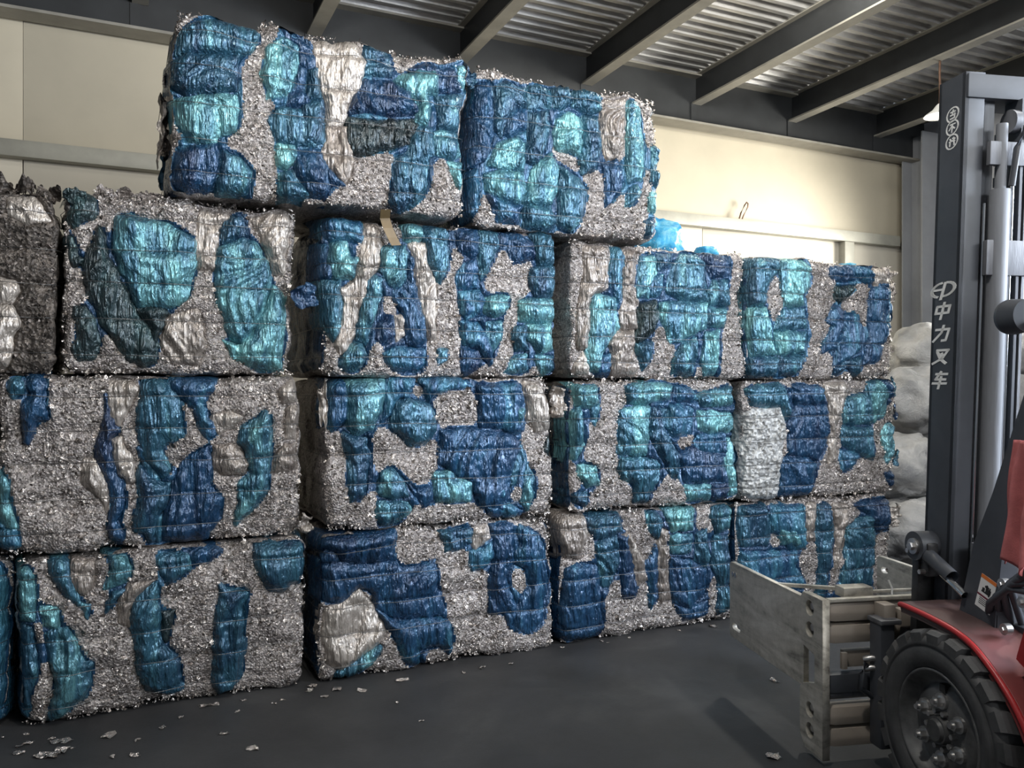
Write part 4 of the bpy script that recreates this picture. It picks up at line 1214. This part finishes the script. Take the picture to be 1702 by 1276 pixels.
# --- mast
TI, Z0 = 0.05, 1.95
def mast_box(name, x0, x1, y0, y1, z0, z1, mat, parent, bev=0.0):
    return boxo(name, (x0, x1, y0, y1, z0, z1), mat, parent, bev, (Z0, TI))
def mast_tube(name, x, y_, z0, z1, r_, mat, parent, k=14):
    return tube(name, [(x, y_ + (Z0 - z) * TI, z) for z in np.linspace(z0, z1, 6)], r_, mat, parent, k)
mirror = lambda x: 1.10 - x
def rail(name, xo, dirx, yc, hd, fw, z0, z1, mat):
    bm = bmesh.new()
    def bx(a, b, c, d):
        box(bm, min(a, b), max(a, b), c, d, z0, z1, 0.003)
    bx(xo, xo + dirx * 0.02, yc - hd, yc + hd)
    bx(xo, xo + dirx * fw, yc - hd, yc - hd + 0.02)
    bx(xo, xo + dirx * fw, yc + hd - 0.02, yc + hd)
    for v in bm.verts: v.co.y += (Z0 - v.co.z) * TI
    return obj(name, bm, mat, FK, True)
ml = rail('outer_mast_rail', 0.25, 1, 0.265, 0.075, 0.085, 0.55, 2.80, M['black'])
mr = rail('outer_mast_rail', mirror(0.25), -1, 0.265, 0.075, 0.085, 0.12, 2.80, M['black'])
rail('inner_mast_rail', 0.345, 1, 0.275, 0.055, 0.06, 0.15, 2.74, M['grey_rail'])
rail('inner_mast_rail', mirror(0.345), -1, 0.275, 0.055, 0.06, 0.15, 2.74, M['grey_rail'])
mast_tube('lift_cylinder', 0.395, 0.165, 0.86, 2.35, 0.036, M['grey_rail'], FK)
mast_tube('lift_cylinder', mirror(0.395), 0.165, 0.3, 2.35, 0.036, M['grey_rail'], FK)
mast_tube('piston_rod', 0.395, 0.165, 2.35, 2.60, 0.02, M['grey_rail'], FK)
mast_tube('hydraulic_pipe', 0.345, 0.185, 0.90, 2.3, 0.006, M['chrome'], FK, 8)
mast_tube('hydraulic_pipe', 0.448, 0.165, 0.95, 2.5, 0.007, M['chrome'], FK, 8)
mast_tube('chrome_rod', 0.492, 0.205, 1.05, 2.65, 0.007, M['chrome'], FK, 8)
mast_box('mast_stiffener', 0.475, 0.487, 0.16, 0.25, 0.9, 2.7, M['black'], FK)
mast_box('mast_stiffener', 0.500, 0.512, 0.16, 0.25, 0.9, 2.7, M['steel'], FK)
for i in range(40):
    z = 0.95 + i * 0.042
    mast_box('chain_link', 0.440 if i % 2 else 0.434, 0.452 if i % 2 else 0.458, 0.24, 0.252, z, z + 0.038, M['steel'], FK)
mast_box('cross_member', 0.335, 0.765, 0.15, 0.172, 2.02, 2.155, M['steel'], FK, 0.004)
mast_box('cross_member', 0.335, 0.765, 0.15, 0.172, 2.44, 2.53, M['steel'], FK, 0.004)
mast_box('cross_member', 0.255, 0.845, 0.18, 0.34, 2.70, 2.79, M['black'], FK, 0.004)
mast_box('cross_member', 0.335, 0.765, 0.15, 0.172, 0.60, 0.88, M['steel'], FK, 0.004)
mast_box('mast_base_plate', 0.175, 0.46, 0.27, 0.31, 0.46, 0.905, M['dark_steel'], FK, 0.006)
mast_box('mast_bracket', 0.30, 0.46, 0.10, 0.14, 0.62, 0.985, M['steel'], FK, 0.006)
pk = bmesh.new(); cyl(pk, (0.46, 0.16, 2.62), 'x', 0.045, -0.015, 0.015, 24)
obj('chain_pulley', pk, M['steel'], FK, True)
hz = tube('hydraulic_hose', [(0.52, 0.20, 2.50), (0.50, 0.12, 2.56), (0.46, 0.09, 2.58), (0.43, 0.10, 2.50), (0.425, 0.12, 2.36)], 0.012, M['black'], FK)
# tilt cylinder with its pin
tb = bmesh.new(); cyl(tb, (0.20, 0.345, 0.945), 'x', 0.058, -0.03, 0.05, 28)
tc = obj('tilt_cylinder', tb, M['black'], FK, True)
pb = bmesh.new(); cyl(pb, (0.20, 0.340, 0.945), 'x', 0.032, -0.042, -0.028, 20); cyl(pb, (0.20, 0.340, 0.945), 'x', 0.017, -0.056, -0.04, 6)
cyl(pb, (0.20, 0.368, 0.922), 'x', 0.010, -0.046, -0.028, 6)
obj('pin_bolt', pb, M['bolt'], tc, True)
tube('cylinder_barrel', [(0.20, 0.33, 0.93), (0.20, 0.20, 0.875), (0.20, 0.16, 0.858)], 0.028, M['black'], tc, 16)
tube('piston_rod', [(0.19, 0.20, 0.862), (0.19, 0.08, 0.81)], 0.014, M['chrome'], tc, 12)
cb = bmesh.new(); cyl(cb, (0.19, 0.30, 0.85), 'x', 0.010, -0.03, 0.0, 6); obj('pin_bolt', cb, M['bolt'], tc)
boxo('tilt_bracket', (0.185, 0.235, 0.28, 0.36, 0.83, 0.965), M['dark_steel'], FK, 0.012)

# --- lettering on the mast: strokes in (u to the right, v up), slanted
def strokes(name, parent, segs, u0, v0, su, sv, w, slant=0.22, k=0.0):
    bm = bmesh.new()
    for (a, b, c, d) in segs:
        A = Vector((a, b)); B = Vector((c, d)); t = (B - A).normalized(); nrm = Vector((-t.y, t.x)) * w / 2
        A2 = A - t * w * 0.3; B2 = B + t * w * 0.3
        q = [A2 + nrm, B2 + nrm, B2 - nrm, A2 - nrm]
        lo, hi = [], []
        for p_ in q:
            u = u0 + (p_.x + slant * p_.y) * su; v = v0 + p_.y * sv
            # panel faces -x; text reads left to right when going from the front (+y) to the rear (-y)
            y_ = -u
            lo.append(bm.verts.new((0.2478, y_ + (Z0 - v) * TI, v))); hi.append(bm.verts.new((0.2500, y_ + (Z0 - v) * TI, v)))
        bm.faces.new(lo); bm.faces.new(hi[::-1])
        for i in range(4): bm.faces.new((lo[i], hi[i], hi[(i + 1) % 4], lo[(i + 1) % 4]))
    return obj(name, bm, M['letter'], parent)
def arc(cx, cy, rx, ry, a0, a1, n=10):
    P = [(cx + rx * math.cos(R(a0 + (a1 - a0) * i / n)), cy + ry * math.sin(R(a0 + (a1 - a0) * i / n))) for i in range(n + 1)]
    return [(*P[i], *P[i + 1]) for i in range(n)]
LU = -0.275       # u of the lettering centre (y = 0.275)
LZ = LETTER_Z
emb = [s_ for s_ in arc(-0.12, 0, 0.62, 0.62, 100, 258)] + [(-0.70, 0.03, -0.12, 0.03)] + [(0.02, -0.85, 0.02, 0.62)] + arc(0.10, 0.02, 0.62, 0.60, 88, -92)
strokes('emblem', ml, emb, LU, LZ[0], 0.088, 0.044, 0.19, 0.2)
zhong = [(0, -0.75, 0, 0.75), (-0.55, 0.42, 0.55, 0.42), (-0.55, 0.42, -0.55, -0.22), (0.55, 0.42, 0.55, -0.22), (-0.55, -0.2, 0.55, -0.2)]
li = [(-0.6, 0.40, 0.55, 0.40), (0.55, 0.40, 0.50, -0.55), (0.50, -0.60, 0.15, -0.62), (0.0, 0.75, -0.05, 0.1), (-0.05, 0.1, -0.6, -0.68)]
cha = [(-0.5, 0.62, 0.5, 0.62), (0.5, 0.62, 0.15, -0.15), (0.15, -0.15, -0.6, -0.62), (-0.42, 0.45, 0.0, -0.2), (0.0, -0.2, 0.55, -0.6), (-0.02, 0.32, 0.08, 0.10)]
che = [(-0.5, 0.55, 0.5, 0.55), (-0.1, 0.75, -0.42, 0.05), (-0.42, 0.05, 0.45, 0.05), (-0.6, -0.32, 0.6, -0.32), (0.02, 0.30, 0.02, -0.8)]
for chs, z in zip((zhong, li, cha, che), LZ[1:]):
    strokes('lettering', ml, chs, LU, z, 0.066, 0.043, 0.22)
# three round stickers near the mast top
ST = [arc(0, 0, 0.9, 0.9, 0, 360, 16) + [(-0.35, 0.35, 0.35, 0.35), (0, 0.6, -0.1, -0.1), (-0.35, -0.05, 0.4, -0.05), (-0.3, -0.5, 0.3, -0.45), (0.3, 0.1, 0.35, -0.5)],
      arc(0, 0, 0.9, 0.9, 0, 360, 16) + [(-0.4, 0.42, 0.4, 0.42), (0.05, 0.42, -0.45, -0.25), (0, 0.2, 0, -0.6), (0.1, 0.05, 0.4, -0.2)],
      arc(0, 0, 0.9, 0.9, 0, 360, 16) + [(-0.35, 0.4, -0.1, 0.1), (-0.4, 0.05, -0.1, 0.05), (-0.25, 0.05, -0.25, -0.5), (0.05, 0.4, 0.5, 0.3), (0.05, 0.1, 0.5, 0.0), (0.2, 0.5, 0.45, -0.5)]]
for seg, z in zip(ST, LZ3):
    strokes('round_sticker', ml, seg, LU + 0.02, z, 0.036, 0.030, 0.16, 0.12)

# --- front pillar of the cab, chassis, hoses
def rounded_prism(name, pts, a0, a1, mat, parent, bev=0.008):
    bm = bmesh.new(); prism(bm, pts, a0, a1, 'x')
    bmesh.ops.bevel(bm, geom=list(bm.edges), offset=bev, segments=2, affect='EDGES')
    return obj(name, bm, mat, parent, True)
PIL = [(0.115, 0.62), (0.136, 0.72), (0.048, 1.01), (-0.048, 1.211), (-0.40, 2.10), (-0.49, 2.10), (-0.14, 1.223), (-0.099, 1.037), (-0.062, 0.78), (-0.055, 0.62)]
pil = rounded_prism('guard_pillar', PIL, 0.20, 0.27, M['black'], FK)
rounded_prism('guard_pillar', PIL, 0.83, 0.90, M['black'], FK)
boxo('chassis', (0.27, 0.83, -0.55, 0.16, 0.22, 0.74), M['black'], FK, 0.015)
boxo('axle', (0.2, 0.9, -0.06, 0.06, 0.30, 0.43), M['steel'], FK, 0.01)
boxo('guard_rail', (0.20, 0.27, -1.25, -0.40, 2.06, 2.12), M['black'], FK, 0.01)
boxo('guard_rail', (0.83, 0.90, -1.25, -0.40, 2.06, 2.12), M['black'], FK, 0.01)
boxo('guard_rail', (0.27, 0.83, -0.48, -0.42, 2.06, 2.12), M['black'], FK, 0.01)
rounded_prism('body_side', [(-0.25, 0.68), (-0.29, 0.80), (-0.46, 0.84), (-1.25, 0.84), (-1.25, 0.30), (-0.62, 0.30), (-0.60, 0.44), (-0.50, 0.58), (-0.36, 0.66)], 0.10, 0.22, M['red'], FK, 0.015)
for i in range(4):
    tube('hydraulic_hose', [(0.24 + 0.02 * i, 0.02 - 0.03 * i, 0.74), (0.17, -0.07 - 0.03 * i, 0.82 + 0.03 * i), (0.16, -0.17 - 0.02 * i, 0.90 + 0.02 * i), (0.20, -0.27, 0.90 + 0.04 * i), (0.24, -0.34, 0.84)], 0.014, M['black'], FK)
for (y_, z) in ((-0.13, 0.745), (-0.12, 0.90), (-0.21, 0.86)):
    bm = bmesh.new(); cyl(bm, (0.185, y_, z), 'x', 0.020, -0.012, 0.012, 20); cyl(bm, (0.185, y_, z), 'x', 0.010, -0.022, -0.010, 6)
    obj('pin_bolt', bm, M['bolt'], FK, True)
hb = bmesh.new(); cyl(hb, (0.17, -0.19, 1.83), 'y', 0.055, -0.05, 0.02, 24, 0.062); cyl(hb, (0.17, -0.19, 1.83), 'y', 0.062, 0.02, 0.035, 24, 0.058)
obj('work_lamp', hb, M['black'], FK, True)
tube('lamp_bracket', [(0.17, -0.20, 1.83), (0.19, -0.25, 1.80), (0.225, -0.30, 1.78)], 0.012, M['black'], FK, 10)
# warning label on the pillar
def on_pillar(name, u0, u1, v0, v1, mat, parent, lift):
    # u along the pillar's width (towards the rear), v along its length
    c = Vector((-0.015, 0.838)); up = Vector((-0.30, 1.0)).normalized(); rt = Vector((-up.y, up.x))
    q = [c + rt * u + up * v for u, v in ((u0, v0), (u1, v0), (u1, v1), (u0, v1))]
    bm = bmesh.new(); prism(bm, [(p_.x, p_.y) for p_ in q], 0.2 - lift, 0.2 - lift + 0.0012, 'x')
    return obj(name, bm, mat, parent)
lb = on_pillar('warning_label', -0.038, 0.038, -0.064, 0.064, M['letter'], pil, 0.0013)
def part_print(*a): return on_pillar(*a)
part_print('label_header', -0.038, 0.038, 0.050, 0.064, M['orange'], pil, 0.0020)
part_print('label_stripe', -0.038, 0.038, -0.018, -0.011, M['maroon'], pil, 0.0020)
for (a, b, c_, d) in ((-0.022, 0.020, 0.000, 0.006), (-0.004, 0.004, 0.004, 0.034), (0.004, 0.022, 0.006, 0.022), (-0.020, -0.008, 0.006, 0.018), (-0.010, 0.010, 0.022, 0.030), (0.012, 0.018, -0.004, 0.030)):
    part_print('pictogram', a, b, c_, d, M['ink'], pil, 0.0020)
for v in (-0.024, -0.031, -0.038, -0.045):
    part_print('label_text', -0.024, 0.022, v - 0.0012, v + 0.0012, M['ink'], pil, 0.0020)

# --- bale clamp
def pierced_plate(name, outline, holes, x0, x1, mat, parent):
    """outline and holes as (y, z) loops, extruded along x"""
    cu = bpy.data.curves.new(name, 'CURVE'); cu.dimensions = '2D'; cu.fill_mode = 'BOTH'; cu.extrude = abs(x1 - x0) / 2; cu.bevel_depth = 0.002; cu.bevel_resolution = 1
    for lp in [outline] + holes:
        sp = cu.splines.new('POLY'); sp.points.add(len(lp) - 1); sp.use_cyclic_u = True
        for pt, (a, b) in zip(sp.points, lp): pt.co = (a, b, 0, 1)
    tmp = bpy.data.objects.new(name, cu); COL.objects.link(tmp)
    dg = bpy.context.evaluated_depsgraph_get(); dg.update()
    me = bpy.data.meshes.new_from_object(tmp.evaluated_get(dg))
    bpy.data.objects.remove(tmp); bpy.data.curves.remove(cu)
    xc = (x0 + x1) / 2
    for v in me.vertices:
        a, b, c = v.co; v.co = (xc + c, a, b)
    me.materials.clear(); me.materials.append(mat)
    o = bpy.data.objects.new(name, me); COL.objects.link(o); o.parent = parent
    return o
def circ(cy, cz, r_, n=20): return [(cy + r_ * math.cos(2 * math.pi * i / n), cz + r_ * math.sin(2 * math.pi * i / n)) for i in range(n)]
def slot(cy, cz, l, h):
    return [(cy + sx * l / 2 + h / 2 * math.cos(a), cz + h / 2 * math.sin(a)) for sx, rng in ((1, (-90, 91, 30)), (-1, (90, 271, 30))) for a in (R(q) for q in range(*rng))]
CL = bpy.data.objects.new('bale_clamp', None); COL.objects.link(CL); CL.parent = FK
arm_out = [(0.66, 0.285), (1.385, 0.285), (1.40, 0.30), (1.40, 0.655), (1.385, 0.67), (0.66, 0.67)]
for xa in (-0.135, 0.715):
    out = xa < 0
    pierced_plate('clamp_arm', arm_out, [slot(1.33, 0.345, 0.035, 0.04), slot(1.335, 0.605, 0.03, 0.035)] if not out else [slot(1.325, 0.345, 0.06, 0.036)], xa, xa + 0.022, M['clamp'], CL)
    boxo('arm_rib', (xa + (0.022 if out else -0.03), xa + (0.052 if out else 0.0), 0.66, 1.10, 0.44, 0.52), M['clamp'], CL, 0.004)
bm = bmesh.new()
for dy in (0.0, 0.03): cyl(bm, (-0.137, 1.33 + dy, 0.615), 'x', 0.012, -0.004, 0.004, 14)
obj('arm_bolt', bm, M['bolt'], CL, True)
plate_out = [(0.50, 0.03), (0.64, 0.03), (0.68, 0.08), (0.68, 0.275), (0.655, 0.30), (0.56, 0.33), (0.56, 0.45), (0.655, 0.47), (0.68, 0.50), (0.68, 0.665), (0.655, 0.695), (0.50, 0.695)]
TZ = (0.640, 0.548, 0.205, 0.115)
for xa in (-0.140, 1.06):
    pierced_plate('end_plate', plate_out, [circ(0.60, z, 0.034) for z in TZ], xa, xa + 0.03, M['clamp'], CL)
for i, z in enumerate(TZ):
    bm = bmesh.new(); box(bm, -0.112, 1.06, 0.502, 0.588, z - 0.045, z + 0.045, 0.038)
    obj('slide_tube', bm, M['beige'], CL, True)
for z in TZ:
    bm = bmesh.new(); cyl(bm, (-0.112, 0.60, z), 'x', 0.04, -0.002, 0.006, 20); obj('bore_shade_disc', bm, M['hole'], CL)  # black disc stands in for the shade inside the open tube
    bm = bmesh.new(); cyl(bm, (-0.116, 0.605, z + 0.006), 'x', 0.016, -0.012, 0.0, 6); obj('plate_bolt', bm, M['bolt'], CL)
boxo('top_bar', (-0.110, 1.06, 0.502, 0.53, 0.685, 0.700), M['clamp'], CL, 0.003)
boxo('top_bar', (0.12, 1.06, 0.60, 0.615, 0.690, 0.702), M['clamp'], CL, 0.003)
boxo('clamp_block', (-0.005, 0.135, 0.56, 0.635, 0.683, 0.728), M['clamp'], CL, 0.008)
gb = bmesh.new()
a, b = Vector((-0.12, 0.93)), Vector((0.02, 0.615)); t = (b - a).normalized(); n_ = Vector((-t.y, t.x)) * 0.016
vs = [(*(a + n_), 0.655), (*(a - n_), 0.655), (*(b - n_), 0.705), (*(b + n_), 0.705)]
lo = [gb.verts.new(v) for v in vs]; hi = [gb.verts.new((v[0], v[1], v[2] + 0.014)) for v in vs]
gb.faces.new(lo); gb.faces.new(hi[::-1])
for i in range(4): gb.faces.new((lo[i], hi[i], hi[(i + 1) % 4], lo[(i + 1) % 4]))
obj('brace_bar', gb, M['clamp'], CL)
boxo('slide_bracket', (0.095, 0.15, 0.43, 0.50, 0.60, 0.685), M['beige'], CL, 0.006)
boxo('slide_bracket', (0.165, 0.34, 0.42, 0.47, 0.595, 0.665), M['beige'], CL, 0.006)
boxo('carriage_bar', (0.060, 0.125, 0.40, 0.48, 0.10, 0.615), M['black'], CL, 0.010)
boxo('bar_cap', (0.055, 0.150, 0.39, 0.49, 0.612, 0.632), M['steel'], CL, 0.006)
boxo('carriage_plate', (0.20, 0.90, 0.43, 0.48, 0.12, 0.58), M['steel'], CL, 0.01)
boxo('carriage_cross', (-0.10, 1.05, 0.51, 0.56, 0.30, 0.38), M['black'], CL, 0.008)
boxo('carriage_cross', (-0.02, 1.0, 0.53, 0.57, 0.40, 0.47), M['beige'], CL, 0.008)
tube('clamp_piston', [(-0.09, 0.54, 0.285), (0.4, 0.54, 0.285)], 0.018, M['steel'], CL, 14)
for z in (0.452, 0.412):
    tube('hose_fitting', [(0.03, 0.47, z), (0.05, 0.45, z + 0.012), (0.09, 0.445, z + 0.006)], 0.013, M['bolt'], CL, 10)
boxo('hose_guard', (-0.045, -0.02, 0.508, 0.528, 0.40, 0.47), M['beige'], CL, 0.004)
tube('hydraulic_hose', [(0.03, 0.455, 0.44), (0.0, 0.44, 0.40), (0.0, 0.45, 0.34), (0.06, 0.46, 0.30)], 0.012, M['black'], CL, 10)
tube('cable_tie', [(0.20, 0.53, 0.70), (0.205, 0.535, 0.725), (0.19, 0.54, 0.76)], 0.004, M['letter'], CL, 6)

# --- rear of the truck, behind the picture's right edge
rounded_prism('counterweight', [(-1.25, 0.25), (-1.25, 0.90), (-1.75, 0.95), (-2.02, 0.80), (-2.06, 0.32), (-1.95, 0.22)], 0.08, 1.02, M['red'], FK, 0.04)
st = boxo('seat', (0.32, 0.78, -1.10, -0.62, 0.74, 0.92), M['black'], FK, 0.05)
boxo('seat_back', (0.32, 0.78, -1.22, -1.08, 0.90, 1.40), M['black'], FK, 0.05)
boxo('floor_pan', (0.20, 0.90, -1.26, -0.50, 0.30, 0.74), M['black'], FK, 0.02)
rounded_prism('body_side', [(-0.25, 0.68), (-0.29, 0.80), (-0.46, 0.84), (-1.25, 0.84), (-1.25, 0.30), (-0.62, 0.30), (-0.60, 0.44), (-0.50, 0.58), (-0.36, 0.66)], 0.88, 1.00, M['red'], FK, 0.015)
for xa in (0.86, 0.22):
    wb_ = bmesh.new(); cyl(wb_, (0, -1.62, 0.25), 'x', 0.25, xa - 0.17, xa + 0.17, 40)
    obj('rear_wheel', wb_, M['rubber'], FK, True)

# --- red cloth hung over the cab handle: a thing of its own
def cloth():
    nu, nv = 26, 36
    u = np.linspace(0, 1, nu); v = np.linspace(0, 1, nv); U, V_ = np.meshgrid(u, v, indexing='ij')
    low = 0.97 + 0.03 * np.sin(U * 9) + 0.16 * np.clip((U - 0.42) / 0.58, 0, 1)
    z = 1.41 + (low - 1.41) * V_
    yl = -0.195 + 0.075 * V_
    wid = 0.10 + 0.16 * V_
    y_ = yl - U * wid
    x = 0.150 + 0.022 * np.sin(U * 17 + 1.5 * V_) * (0.25 + V_) + 0.012 * vn(U * 5, V_ * 3, 0, 9)
    q = np.stack([x, y_, z], -1).reshape(-1, 3)
    f = grid_faces(nu, nv)
    h = FK.rotation_euler.to_matrix()
    P = np.concatenate([q, q + np.array([0.006, 0, 0])]) @ np.array(h).T + np.array(FK.location)
    c = P.mean(0)
    nn = nu * nv
    ring = [i * nv for i in range(nu)] + [(nu - 1) * nv + j for j in range(1, nv)] + [i * nv + nv - 1 for i in range(nu - 2, -1, -1)] + [j for j in range(nv - 2, 0, -1)]
    e = np.array([(ring[i], ring[i - 1], ring[i - 1] + nn, ring[i] + nn) for i in range(len(ring))])
    o = mesh_np('red_cloth', P - c, np.concatenate([f, f[:, ::-1] + nn, e]), M['cloth'])
    o.location = c
    tag(o, 'faded red cloth hanging in folds on the cab pillar of the forklift', 'cloth')
cloth()
